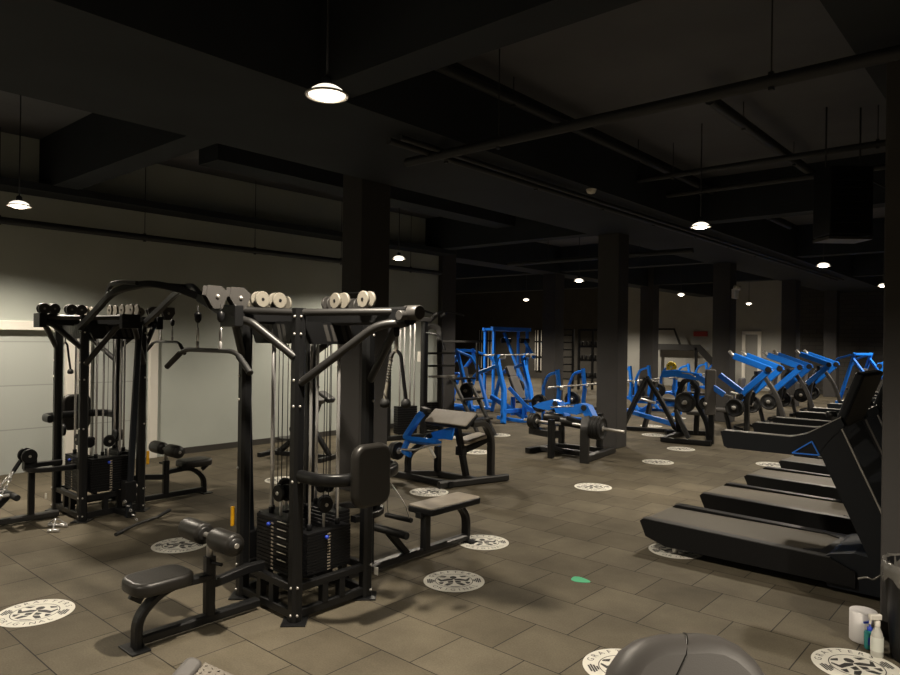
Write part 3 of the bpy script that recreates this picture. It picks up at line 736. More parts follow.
plates((-6.90, 6.76, .405), (-1, 0, 0), .125, 3, .035, 'black weight plate on the peg of the preacher curl machine', 'plates on the curl machine')

# ------------------------------------------------------------------ two-armed machine left of the central column
t = thing('leg_machine', 'low black plate-loaded machine with two blue arms before central column', 'leg machine', (-6.35, 10.3, 0))
MB().bar([(-6.86, 9.92, .05), (-6.76, 10.95, .05)], .1, .09).build('side_beam', BLK, t)
MB().bar([(-5.66, 9.8, .06), (-5.82, 11.06, .06)], .11, .1).build('side_beam', DGRY, t)
MB().bar([(-6.82, 10.25, .06), (-5.75, 10.3, .06)], .09, .09).build('cross_beam', DGRY, t)
MB().bar([(-6.8, 10.75, .06), (-5.8, 10.85, .06)], .09, .09).build('cross_beam', BLK, t)
MB().bar([(-6.26, 9.74, .02), (-6.26, 9.74, .66)], .09, .10, 0, (0, 1, 0)).build('front_post', BLK, t)
MB().bar([(-5.66, 9.80, .0), (-5.66, 9.80, .56), (-5.72, 9.95, .72)], .07, .15, .05, (1, 0, 0)).build('end_post', DGRY, t)
MB().bar([(-6.60, 10.3, .05), (-6.60, 10.3, .72)], .09, .1, 0, (0, 1, 0)).build('front_post', DGRY, t)
MB().bar([(-6.72, 10.80, .05), (-6.72, 10.80, .5), (-6.75, 10.6, .72)], .08, .1, .1, (1, 0, 0)).build('rear_post', BLK, t)
MB().bar([(-5.98, 10.88, .05), (-5.98, 10.88, .7)], .08, .1, 0, (0, 1, 0)).build('rear_post', BLK, t)
MB().bar([(-6.82, 10.0, .40), (-6.2, 9.84, .40)], .16, .12, 0, (0, 0, 1)).build('knee_pad_beam', BLK, t)
MB().bar([(-6.26, 9.74, .20), (-6.26, 10.25, .06)], .07, .07).build('foot_strut', BLK, t)
b = MB(); b.lathe((-6.66, 10.15, .64), (1, -.02, .0), [(.05, 0), (.075, .01), (.08, .03), (.08, .34), (.06, .36)], 20); b.build('leg_roller', VIN, t)
b = MB(); b.lathe((-6.26, 10.05, .62), (1, -.12, -.06), [(.05, 0), (.075, .01), (.08, .03), (.08, .42), (.06, .44)], 20); b.build('leg_roller', VIN, t)
MB().bar([(-6.1, 10.0, .67), (-5.8, 9.95, .62)], .08, .09).build('roller_arm', BLK, t)
for (xa, xb, yy, nm) in ((-7.12, -6.42, 10.45, 0), (-6.42, -5.68, 10.2, 1)):
    b = MB(); m_ = xa + (xb - xa) * .62
    p = [(xa, yy, .77), (xa + .12, yy, .84), (m_ - .02, yy, .92), (m_ + .12, yy, .89), (xb, yy, .62), (xb - .16, yy, .62), (m_ + .02, yy, .77), (m_ - .1, yy, .72), (xa + .1, yy, .74)]
    b.prism(p, (0, .16, 0)); b.build('lever_arm', BLU, t)
    MB().disc((m_ + .05, yy - .01, .85), (0, 1, 0), .05, .03, 14).build('pivot_cap', DGRY, t)
MB().tube([(-6.5, 10.1, .82), (-6.3, 10.0, .85), (-6.0, 10.0, .88)], .014, .05, 8).build('handle', CHR, t)
MB().cyl((-5.95, 9.9, .60), (-5.05, 9.98, .55), .024, 12).build('plate_peg', STL, t)
MB().cyl((-6.2, 9.92, .58), (-6.95, 9.94, .58), .024, 12).build('plate_peg', STL, t)
plates((-5.50, 9.925, .575), (1, .08, -.05), .19, 4, .045, 'black weight plate on the right peg of the low two-armed machine', 'plates on the two-armed machine right peg')
plates((-6.74, 9.93, .58), (-1, 0, 0), .135, 3, .04, 'black weight plate on the left peg of the low two-armed machine', 'plates on the two-armed machine left peg')

# ------------------------------------------------------------------ plate-loaded press right of the central column
t = thing('chest_press', 'black plate-loaded press with flat blue arms and tall upright pad', 'press machine', (-5.4, 13.7, 0))
MB().bar([(-5.78, 12.98, .05), (-4.86, 13.14, .05)], .1, .09).build('base_beam', BLK, t)
MB().bar([(-5.95, 14.38, .05), (-5.4, 14.6, .05)], .1, .09).build('base_beam', BLK, t)
MB().bar([(-5.75, 12.98, .05), (-5.92, 14.40, .05)], .1, .09).build('side_beam', BLK, t)
MB().bar([(-4.9, 13.14, .05), (-5.42, 14.58, .05)], .1, .09).build('side_beam', BLK, t)
MB().bar([(-5.88, 14.1, .06), (-5.80, 13.75, .62), (-5.68, 13.6, .98), (-5.55, 13.5, 1.22), (-5.35, 13.4, 1.25)], .09, .1, .2, (1, 0, 0)).build('curved_post', BLK, t)
MB().bar([(-5.35, 13.4, 1.2), (-5.22, 13.4, 1.08), (-5.28, 13.42, .82), (-5.02, 13.4, .40), (-4.95, 13.3, .06)], .09, .1, .2, (0, 1, 0)).build('curved_post', BLK, t)
MB().bar([(-5.72, 13.5, .6), (-5.42, 13.45, .06)], .07, .08, 0, (1, 0, 0)).build('strut', DGRY, t)
MB().bar([(-4.93, 13.33, .02), (-4.93, 13.33, 1.3)], .10, .08, 0, (0, 1, 0)).build('pad_post', BLK, t)
MB().pad((-4.93, 13.26, 1.02), (.20, .08, .88), RZ(yaw), .03, .02, 1).build('upright_pad', GVIN, t)
MB().bar([(-5.86, 13.2, 1.33), (-5.62, 13.22, 1.36), (-5.12, 13.28, 1.30)], .10, .14, .05).build('lever_arm', BLU, t)
MB().bar([(-5.16, 13.22, 1.31), (-4.70, 13.36, .98)], .09, .11).build('lever_arm', BLU, t)
MB().bar([(-4.95, 13.8, 1.34), (-4.55, 13.9, 1.02)], .09, .11).build('lever_arm', BLU, t)
MB().tube([(-4.72, 13.35, 1.0), (-4.52, 13.3, .95)], .022, 0, 10).build('handle', CHR, t)
MB().tube([(-5.55, 13.2, 1.38), (-5.3, 13.2, 1.36), (-5.2, 13.22, 1.30)], .014, .05, 8).build('handle', CHR, t)
MB().cyl((-5.44, 13.5, .8), (-5.34, 12.95, .8), .025, 12).build('plate_peg', STL, t)
MB().cyl((-5.1, 13.62, .8), (-4.95, 13.05, .8), .025, 12).build('plate_peg', STL, t)
MB().bar([(-5.6, 13.6, .8), (-5.0, 13.7, .8)], .07, .07).build('cross_beam', BLK, t)
MB().pad((-5.5, 14.1, .52), (.36, .4, .08), None, .06, .02).build('seat', GVIN, t)
MB().bar([(-5.55, 14.15, .07), (-5.52, 14.12, .47)], .09, .09, 0, (0, 1, 0)).build('seat_post', BLK, t)
plate((-5.38, 13.15, .80), (.18, -1, 0), .20, .05, 'black weight plate on the left side of the plate-loaded press', 'plates on the press')
plate((-5.01, 13.25, .80), (.25, -1, 0), .125, .05, 'smaller black weight plate half hidden by upright pad of the press', 'plates on the press')

# ------------------------------------------------------------------ row of chest machines with blue V arms
RG = 'black machines with blue V arms'
def make_vpress():
    t = thing('row_machine', 'machine', 'row machine', (0, 0, 0), RG)
    # local: arms lie in XZ planes at y = +-.26, elbow at x = .55
    MB().bar([(-.55, 0, .05), (.75, 0, .05)], .1, .08).build('base_beam', BLK, t)
    for x in (-.5, .7): MB().bar([(x, -.42, .05), (x, .42, .05)], .09, .08).build('base_beam', BLK, t)
    MB().bar([(-.15, 0, .06), (-.15, 0, .8), (.0, 0, 1.25), (.15, 0, 1.35)], .09, .12, .2, (0, 1, 0)).build('main_post', DGRY, t)
    MB().bar([(.7, 0, .06), (.45, 0, .9), (.15, 0, 1.35)], .08, .1, .2, (0, 1, 0)).build('rear_post', GRY, t)
    for s in (-1, 1):
        y = s * .40
        MB().bar([(-.30, y, 1.70), (.42, y, 1.44), (.42, y, 1.42)], .075, .13, 0, (0, 0, 1)).build('upper_arm', BLU, t)
        MB().bar([(.42, y, 1.50), (.36, y, 1.38), (-.12, y, .92)], .075, .13, .03, (0, 0, 1)).build('lower_arm', BLU, t)
        MB().disc((.40, y, 1.44), (0, 1, 0), .06, .1, 16).build('elbow_joint', DGRY, t)
        MB().cyl((-.30, y - .02, 1.70), (-.40, y, 1.80), .035, 12).build('arm_stop', STL, t)
        MB().tube([(-.12, y, .92), (-.22, y, .90), (-.36, y - s * .04, .93)], .02, .04, 10).build('handle', WPT, t)
        MB().cyl((-.22, y * 1.1, .62), (-.22, s * .68, .62), .025, 12).build('plate_peg', STL, t)
        MB().bar([(-.12, y, .9), (-.22, y * 1.1, .62)], .07, .06, 0, (0, 1, 0)).build('weight_arm', BLK, t)
    MB().bar([(.15, -.42, 1.36), (.15, .42, 1.36)], .07, .07).build('cross_tube', BLK, t)
    MB().pad((-.62, 0, .50), (.42, .34, .08), None, .06, .02).build('seat', GVIN, t)
    MB().bar([(-.5, 0, .06), (-.6, 0, .46)], .08, .08, 0, (0, 1, 0)).build('seat_post', DGRY, t)
    MB().pad((-.28, 0, .98), (.08, .3, .5), RY(.1), .06, .025, 0).build('chest_pad', GVIN, t)
    MB().bar([(-.24, 0, .8), (-.12, 0, .8)], .06, .06).build('pad_link', DGRY, t)
    MB().bar([(-.1, -.36, .16), (-.3, -.36, .2), (-.3, .36, .2), (-.1, .36, .16)], .05, .05, .08).build('foot_rest', BLK, t)
    return t
VP = [(-4.75, 15.3, 0, 'row machine with blue V arms right beside the tall upright pad'), (-4.7, 17.45, 0, 'second row machine with blue V arms, in front of far column'),
      (-4.75, 20.4, 0, 'third row machine with blue V arms, right of the far column'), (-2.9, 20.9, PI, 'farthest row machine with blue arms, near the right column')]
v0 = None
for vi, (x, y, rz, lb) in enumerate(VP):
    v = make_vpress() if v0 is None else copy_tree(v0); v0 = v0 or v
    put(v, (x, y, 0), rz, lb)
    for s in (-1, 1):
        q = RZ(rz) @ V((-.22, s * .56, .62)); a = RZ(rz) @ V((0, s, 0))
        plates(V((x, y, 0)) + q, a, .19, 2, .05, 'black plate on the ' + ('near' if s < 0 else 'far') + ' side of ' + lb.split(' with')[0] + ', ' + lb.split(', ')[-1][-24:].strip() if 0 else 'black plate, ' + ('near' if s < 0 else 'far') + ' side, ' + {0: 'row machine by the upright pad', 1: 'second row machine', 2: 'third row machine', 3: 'farthest row machine'}[vi], 'plates on the ' + lb.split(' with')[0])

# ------------------------------------------------------------------ leg press behind the central column
t = thing('hack_squat', 'black sloping A-frame machine with blue carriage right of central column', 'leg press', (-6.6, 14.3, 0))
MB().bar([(-7.2, 14.1, .04), (-6.7, 14.25, 1.18)], .09, .13, 0, (0, 1, 0)).build('slide_rail', BLK, t)
MB().bar([(-6.1, 14.46, .06), (-6.42, 14.36, .72), (-6.72, 14.26, 1.2)], .09, .1, .2, (0, 1, 0)).build('front_leg', BLK, t)
MB().bar([(-6.9, 14.6, .05), (-6.6, 14.5, 1.1)], .07, .16, 0, (0, 1, 0)).build('back_rest', GRY, t)
MB().bar([(-7.1, 14.7, .35), (-6.72, 14.6, .55), (-6.6, 14.5, .95)], .1, .1, .2, (0, 1, 0)).build('carriage', BLU, t)
MB().bar([(-6.12, 14.46, .18), (-7.3, 14.5, .40)], .09, .1, 0).build('foot_link', BLU, t)
MB().bar([(-7.2, 14.1, .04), (-6.1, 14.46, .04)], .09, .08).build('base_beam', BLK, t)
MB().cyl((-6.75, 14.1, .72), (-6.4, 14.05, .66), .03, 12).build('plate_peg', STL, t)
MB().bar([(-6.2, 14.3, .05), (-6.05, 14.1, .05)], .2, .08).build('foot_block', BLK, t)

# ------------------------------------------------------------------ olympic benches in a row
OG = 'blue benches with barbells'
def make_bench():
    t = thing('bench_rack', 'bench', 'bench', (0, 0, 0), OG)
    # bar runs along Y at x=0; bench to +X
    for s in (-1, 1):
        y = s * .58
        MB().bar([(.30, y, .03), (-.02, y, .46), (.02, y, .80), (-.04, y, 1.30)], .07, .1, .06, (0, 1, 0)).build('upright', BLU, t)
        MB().bar([(-.04, y, 1.24), (-.30, y, 1.16), (-.42, y, .88)], .06, .06, .1, (0, 1, 0)).build('spotter_arm', BLU, t)
        MB().bar([(-.45, y, .05), (.55, y, .05)], .08, .07).build('foot_rail', BLU, t)
        MB().bar([(-.42, y, .06), (-.42, y, .9)], .06, .07, 0, (0, 1, 0)).build('rear_post', BLU, t)
        MB().box((.05, y, .86), (.12, .06, .06), None, .01).build('bar_hook', STL, t)
        MB().cyl((-.42, y, .5), (-.42, y + s * .25, .5), .024, 10).build('plate_peg', STL, t)
    MB().bar([(-.42, -.58, .4), (-.42, .58, .4)], .07, .07).build('cross_beam', BLU, t)
    MB().bar([(-.1, 0, .3), (1.1, 0, .34)], .08, .08).build('bench_rail', BLU, t)
    MB().bar([(1.05, -.25, .05), (1.05, .25, .05)], .08, .07).build('foot_rail', BLU, t)
    MB().bar([(1.05, 0, .06), (1.05, 0, .33)], .07, .08, 0, (0, 1, 0)).build('front_post', BLU, t)
    MB().bar([(-.42, 0, .4), (-.1, 0, .3)], .07, .07).build('link_beam', BLU, t)
    MB().pad((.5, 0, .42), (1.15, .28, .07), None, .05, .02).build('bench_pad', VIN, t)
    return t
def make_barbell():
    t = thing('barbell', 'barbell', 'barbell', (0, 0, 0), 'barbells resting on the benches')
    MB().cyl((0, -.66, 0), (0, .66, 0), .018, 12).build('shaft', STL, t)
    for s in (-1, 1):
        MB().cyl((0, s * .66, 0), (0, s * 1.1, 0), .027, 14).build('sleeve', STL, t)
    return t
BN = [(-8.6, 14.25, 'blue bench with barbell just left of the central column'), (-8.6, 17.9, 'blue bench with barbell just right of the central column'),
      (-8.6, 20.75, 'blue bench with barbell behind the plate-loaded press, left of yellow plate'), (-8.9, 24.2, 'farthest blue bench with hooks seen above the press arms')]
b0 = bb0 = None
for bi, (x, y, lb) in enumerate(BN):
    o = make_bench() if b0 is None else copy_tree(b0); b0 = b0 or o; put(o, (x, y, 0), 0, lb)
    q = make_barbell() if bb0 is None else copy_tree(bb0); bb0 = bb0 or q
    put(q, (x + .05, y, .905), 0, 'chrome barbell resting on the ' + ['blue bench left of the central column', 'blue bench right of the central column', 'blue bench behind the press', 'farthest blue bench'][bi])
    for s in (-1, 1):
        plates((x - .42, y + s * .74, .5), (0, s, 0), .21, 2, .045, 'black plate stored on the ' + ('near' if s < 0 else 'far') + ' peg of ' + ['bench left of central column', 'bench right of central column', 'bench behind the press', 'farthest blue bench'][bi], 'plates stored on the benches')
plate((-8.66, 20.10, 1.22), (0, 1, 0), .16, .05, 'yellow-faced plate hung on a blue upright left of the press', 'coloured plates')
for o in bpy.data.objects:
    if o.get('group') == 'coloured plates': o.data.materials[0] = mat('bright_yellow_rubber', (.75, .55, .02), .5)

# ------------------------------------------------------------------ blue incline bench (nearest of the blue equipment)
t = thing('incline_bench', 'blue incline bench frame with grey pads behind the curl machine', 'bench', (-10., 14., 0))
for y, xx in ((13.30, -10.0), (14.75, -10.25)):
    MB().bar([(xx + .35, y - .35 if y < 14 else y - .2, .02), (xx + .1, y, .78), (xx + .02, y, 1.0), (xx - .12, y, 1.5), (xx - .12, y, 1.62)], .09, .13, .1, (0, 1, 0)).build('upright', BLU, t)
    MB().bar([(xx - .12, y, 1.34), (xx - .9, y + .1, 1.1), (xx - 1.25, y + .15, .03)], .08, .09, .2, (0, 1, 0)).build('rear_stay', BLU, t)
    MB().bar([(xx - .05, y, 1.54), (xx + .1, y, 1.54), (xx + .1, y, 1.62)], .06, .05, .02, (0, 1, 0)).build('bar_hook', STL, t)
MB().bar([(-9.72, 13.05, .28), (-9.9, 14.55, .22)], .08, .1).build('front_beam', BLU, t)
MB().bar([(-9.65, 13.9, .06), (-10.9, 14.1, .5)], .09, .12).build('spine_beam', BLU, t)
MB().bar([(-9.9, 13.5, .82), (-9.5, 13.75, .32), (-9.5, 14.1, .28)], .08, .09, .2).build('side_brace', BLU, t)
MB().bar([(-10.05, 13.25, .1), (-9.45, 13.4, .05), (-9.4, 13.95, .05)], .08, .08, .1).build('foot_rail', BLU, t)
MB().bar([(-9.72, 13.9, .04), (-9.72, 13.9, .42)], .08, .1, 0, (0, 1, 0)).build('seat_post', BLU, t)
MB().bar([(-10.1, 13.95, .1), (-10.1, 13.95, .55)], .08, .1, 0, (0, 1, 0)).build('seat_post', BLU, t)
MB().pad((-9.72, 13.95, .47), (.40, .36, .07), RY(-.1), .05, .02).build('seat', VIN, t)
MB().pad((-10.02, 14.0, .78), (.09, .34, .62), RY(-.45), .05, .025, 0).build('back_pad', GVIN, t)
MB().pad((-10.22, 14.0, 1.18), (.09, .3, .3), RY(-.45), .05, .025, 0).build('head_pad', GVIN, t)
q = copy_tree(bb0); put(q, (-10.22, 14.0, 1.60), 0, 'pale barbell lying high across the blue incline bench')
for s, yy in ((-1, 13.0), (1, 14.98)):
    plates((-10.75, yy + .08 * s, .72), (0, s, 0), .2, 2, .05, 'black weight plate stored at the ' + ('left' if s < 0 else 'right') + ' rear of the blue incline bench', 'plates on the incline bench')
    MB().cyl((-10.75, yy - .25 * s, .72), (-10.75, yy + .2 * s, .72), .024, 10).build('plate_peg', STL, t)

# blue power rack farther back ------------------------------------------
t = thing('power_rack', 'tall blue power rack with overhead beam behind the incline bench', 'rack', (-13.3, 17.6, 0))
for (x, y) in ((-13.0, 16.9), (-13.0, 18.7), (-13.5, 17.1), (-13.5, 18.9)):
    MB().bar([(x, y, .02), (x, y, 2.3)], .08, .08, 0, (0, 1, 0)).build('upright', BLU, t)
MB().bar([(-13.0, 16.8, 2.32), (-13.0, 18.85, 2.32)], .09, .12).build('overhead_beam', BLU, t)
MB().bar([(-13.5, 17.0, 2.3), (-13.5, 19., 2.3)], .09, .1).build('overhead_beam', BLU, t)
for y in (16.9, 18.7):
    MB().bar([(-13., y, 2.3), (-13.5, y + .2, 2.3)], .08, .08).build('side_beam', BLU, t); MB().bar([(-13., y, .06), (-13.5, y + .2, .06)], .08, .08).build('side_beam', BLU, t)
    MB().bar([(-13., y, .9), (-13.5, y + .2, .9)], .06, .06).build('safety_arm', BLK, t)
MB().bar([(-12.9, 17.3, 2.2), (-12.4, 17.35, 1.1), (-11.9, 17.4, .1)], .08, .09, .1, (0, 1, 0)).build('front_stay', BLU, t)
MB().bar([(-12.9, 18.35, 2.0), (-12.5, 18.4, 1.4)], .08, .09, 0, (0, 1, 0)).build('front_stay', BLU, t)
for y in (17.2, 18.2): MB().pad((-12.9, y + .2, 1.95), (.12, .5, .16), None, .05, .03).build('pad_roll', BLK2, t)
# black racks before the back wall
for (x, y, lb) in ((-15.2, 24.2, 'tall black rack with rungs between the two back columns'), (-13.9, 24.6, 'tall black rack with dumbbell shelves just left of central column')):
    t = thing('storage_rack', lb, 'rack', (x, y, 0))
    dx = V((.75, .66, 0))
    for i in range(3):
        p = V((x, y, 0)) + dx * (i - 1) * .55; MB().bar([p + V((0, 0, .01)), p + V((0, 0, 2.45))], .09, .09, 0, (0, 1, 0)).build('upright', BLK, t)
    for z in ((.4, .7, 1.0, 1.3, 1.6, 1.9, 2.2, 2.42) if x < -15 else (.5, 1.2, 1.75, 2.42)):
        MB().bar([V((x, y, z)) - dx * .55, V((x, y, z)) + dx * .55], .08, .05 if x < -15 else .08).build('rung' if x < -15 else 'shelf', BLK, t)
    if x > -15:
        for z in (.5, 1.2, 1.75):
            for i in range(6):
                c_ = V((x, y, z + .12)) + dx * (i - 2.5) * .18; tag(MB().cyl(c_ - V((.0, .0, .08)), c_ + V((0, 0, .08)), .075, 10).build('dumbbell', RUB), 'black dumbbell standing on the tall black rack left of central column', 'dumbbell', 'dumbbells on the back rack')
# further blue frames, partly hidden
def blue_frame(x, y, rz, label):
    t = thing('pulldown_machine', label, 'pulldown machine', (0, 0, 0), 'blue machines in the far left bay')
    for s in (-.35, .35):
        MB().bar([(.5, s, .02), (.15, s, 1.0), (-.1, s, 1.7)], .08, .1, .1, (0, 1, 0)).build('upright', BLU, t)
        MB().bar([(-.9, s, .02), (-.6, s, .9), (-.05, s, 1.5)], .07, .09, .2, (0, 1, 0)).build('rear_stay', BLU, t)
        MB().bar([(-.1, s, 1.66), (.5, s * 1.2, 1.5), (.7, s * 1.2, 1.25)], .06, .08, .1, (0, 1, 0)).build('lever_arm', BLU, t)
        MB().bar([(-.95, s, .05), (.6, s, .05)], .08, .08).build('base_beam', BLU, t)
    MB().bar([(-.1, -.35, 1.66), (-.1, .35, 1.66)], .08, .08).build('cross_beam', BLU, t)
    MB().bar([(-.3, -.35, .05), (-.3, .35, .05)], .08, .08).build('cross_beam', BLU, t)
    MB().bar([(.15, 0, .05), (.15, 0, .45)], .09, .09, 0, (0, 1, 0)).build('seat_post', BLU, t); MB().bar([(.15, -.35, .05), (.15, .35, .05)], .08, .08).build('cross_beam', BLU, t)
    MB().pad((.2, 0, .5), (.4, .36, .08), None, .05, .02).build('seat', VIN, t)
    MB().pad((-.08, 0, .9), (.08, .3, .6), RY(-.2), .05, .02, 0).build('back_pad', GVIN, t)
    MB().bar([(-.35, 0, 1.0), (-.1, 0, .95)], .06, .06).build('pad_link', BLU, t)
    MB().bar([(-.35, -.4, 1.0), (-.35, .4, 1.0)], .06, .06).build('cross_beam', BLU, t)
    return put(t, (x, y, 0), rz)
fr = blue_frame(-12.4, 14.9, 0., 'blue plate-loaded machine left of the incline bench, by dark column')
f2 = copy_tree(fr); put(f2, (-14.7, 16.0, 0), .3, 'blue plate-loaded machine farther back, just right of dark wall column')
f3 = copy_tree(fr); put(f3, (-3.4, 23.6, 0), .4, 'blue machine far back on the right, over the treadmill consoles')
f4 = copy_tree(fr); put(f4, (-4.7, 25.8, 0), 2.6, 'farthest blue machine at the back right, beside a dark column')

# ------------------------------------------------------------------ black cable column and dip station behind the nearer tower
t = thing('cable_column', 'tall black cable column with pale rods behind the hanging rope', 'cable machine', (-9.55, 9.5, 0))
for (x, y) in ((-9.6, 9.15), (-9.4, 9.95)):
    MB().bar([(x, y, .02), (x, y, 2.32)], .11, .11, 0, (0, 1, 0)).build('upright', BLK, t)
MB().bar([(-9.64, 9.05, 2.36), (-9.36, 10.05, 2.36)], .13, .09).build('top_beam', DGRY, t)
MB().bar([(-9.66, 9.0, .05), (-9.34, 10.1, .05)], .16, .08).build('base_beam', BLK, t)
for f in (.3, .42, .58, .7):
    x, y = -9.6 + .2 * f, 9.15 + .8 * f; MB().cyl((x + .03, y, .1), (x + .03, y, 2.32), .016, 10).build('guide_rod', CHR, t)
b = MB()
for k_ in range(12): b.box((-9.5, 9.55, .14 + k_ * .045), (.16, .44, .041), RZ(-.24))
b.build('weight_stack', BLK2, t)
MB().box((-9.45, 9.86, 1.62), (.02, .06, .2), RZ(-.24)).build('instruction_label', WPT, t)
MB().tube([(-9.38, 9.95, 2.1), (-9.1, 10.1, 2.05), (-9.0, 10.15, 1.75)], .02, .1, 8).build('pulley_arm', BLK, t)
t = thing('dip_station', 'black assisted dip and pull-up station beside the dark wall column', 'dip machine', (-9.2, 10.9, 0))
MB().bar([(-9.75, 10.35, .02), (-9.75, 10.35, 2.2), (-9.72, 10.5, 2.26), (-9.6, 10.62, 2.2), (-9.55, 10.65, .02)], .09, .11, .12, (0, 1, 0)).build('main_frame', DGRY, t)
MB().bar([(-9.8, 10.45, 2.3), (-9.55, 10.5, 2.5)], .07, .09, 0, (0, 1, 0)).build('head_post', DGRY, t)
for s in (-1, 1):
    MB().tube([(-9.68, 10.5, 2.5), (-9.62 + .05 * s, 10.5 + s * .3, 2.56), (-9.5, 10.5 + s * .62, 2.52), (-9.42, 10.5 + s * .7, 2.48)], .022, .12, 8).build('pull_up_handle', BLK2, t)
    MB().cyl((-9.58, 10.5 + s * .12, 2.44), (-9.44, 10.5 + s * .12, 2.5), .03, 10).build('grip', RUB, t)
for z in (1.42, 1.68, 1.2): MB().bar([(-9.6, 10.3, z), (-9.45, 10.95, z)], .05, .045).build('rung', STL if z == 1.2 else DGRY, t)
MB().bar([(-9.6, 10.6, 1.93), (-9.05, 10.85, 1.93), (-9.0, 11.3, 1.93)], .045, .045, .1).build('dip_handle', DGRY, t)
MB().bar([(-9.1, 11.25, 1.92), (-9.1, 11.28, 1.1)], .045, .045, 0, (0, 1, 0)).build('dip_post', DGRY, t)
for y in (10.55, 11.05):
    MB().bar([(-8.55, y + .15, .02), (-9.25, y + .1, 1.18)], .06, .07, 0, (0, 1, 0)).build('step_leg', DGRY, t)
for i, z in enumerate((.35, .75, 1.16)): MB().box((-8.74 - .24 * i, 10.92, z), (.2, .66, .04), None, .01).build('step', DGRY, t)
b = MB()
for k_ in range(14): b.box((-9.66, 10.52, .12 + k_ * .04), (.18, .3, .036))
b.build('weight_stack', BLK2, t)
MB().bar([(-9.75, 10.4, .04), (-8.5, 10.9, .04)], .1, .07).build('base_beam', BLK, t)

# black bench by the left wall, seen through the nearer tower
t = thing('roman_chair', 'black angled back-extension bench by the wall, seen through nearer tower', 'bench', (-9.3, 6.9, 0))
MB().bar([(-9.9, 6.7, .04), (-8.7, 7.1, .04)], .09, .07).build('base_beam', BLK, t)
for x, y in ((-9.85, 6.72), (-8.75, 7.08)): MB().bar([(x + .1, y - .3, .035), (x - .1, y + .3, .035)], .08, .07).build('foot_rail', BLK, t)
MB().bar([(-9.7, 6.77, .06), (-9.1, 6.97, .55), (-8.95, 7.02, .95)], .08, .08, .2, (0, 1, 0)).build('main_post', BLK, t)
MB().bar([(-8.75, 7.08, .06), (-9.1, 6.97, .55)], .07, .07, 0, (0, 1, 0)).build('strut', BLK, t)
for s in (-1, 1): MB().pad((-8.93 - .05 * s, 7.02 + .15 * s, 1.0), (.28, .22, .08), RZ(.32) @ RY(.5), .05, .02).build('hip_pad', VIN, t)
MB().bar([(-9.45, 6.66, .30), (-9.57, 7.02, .30)], .25, .03).build('foot_plate', DGRY, t)
b = MB(); b.cyl((-9.25, 6.7, .48), (-9.4, 7.15, .48), .06, 16); b.build('ankle_roller', VIN, t)
MB().tube([(-9.0, 6.8, .8), (-8.85, 6.75, 1.05), (-8.7, 6.8, 1.2)], .018, .08, 8).build('handle', BLK, t)

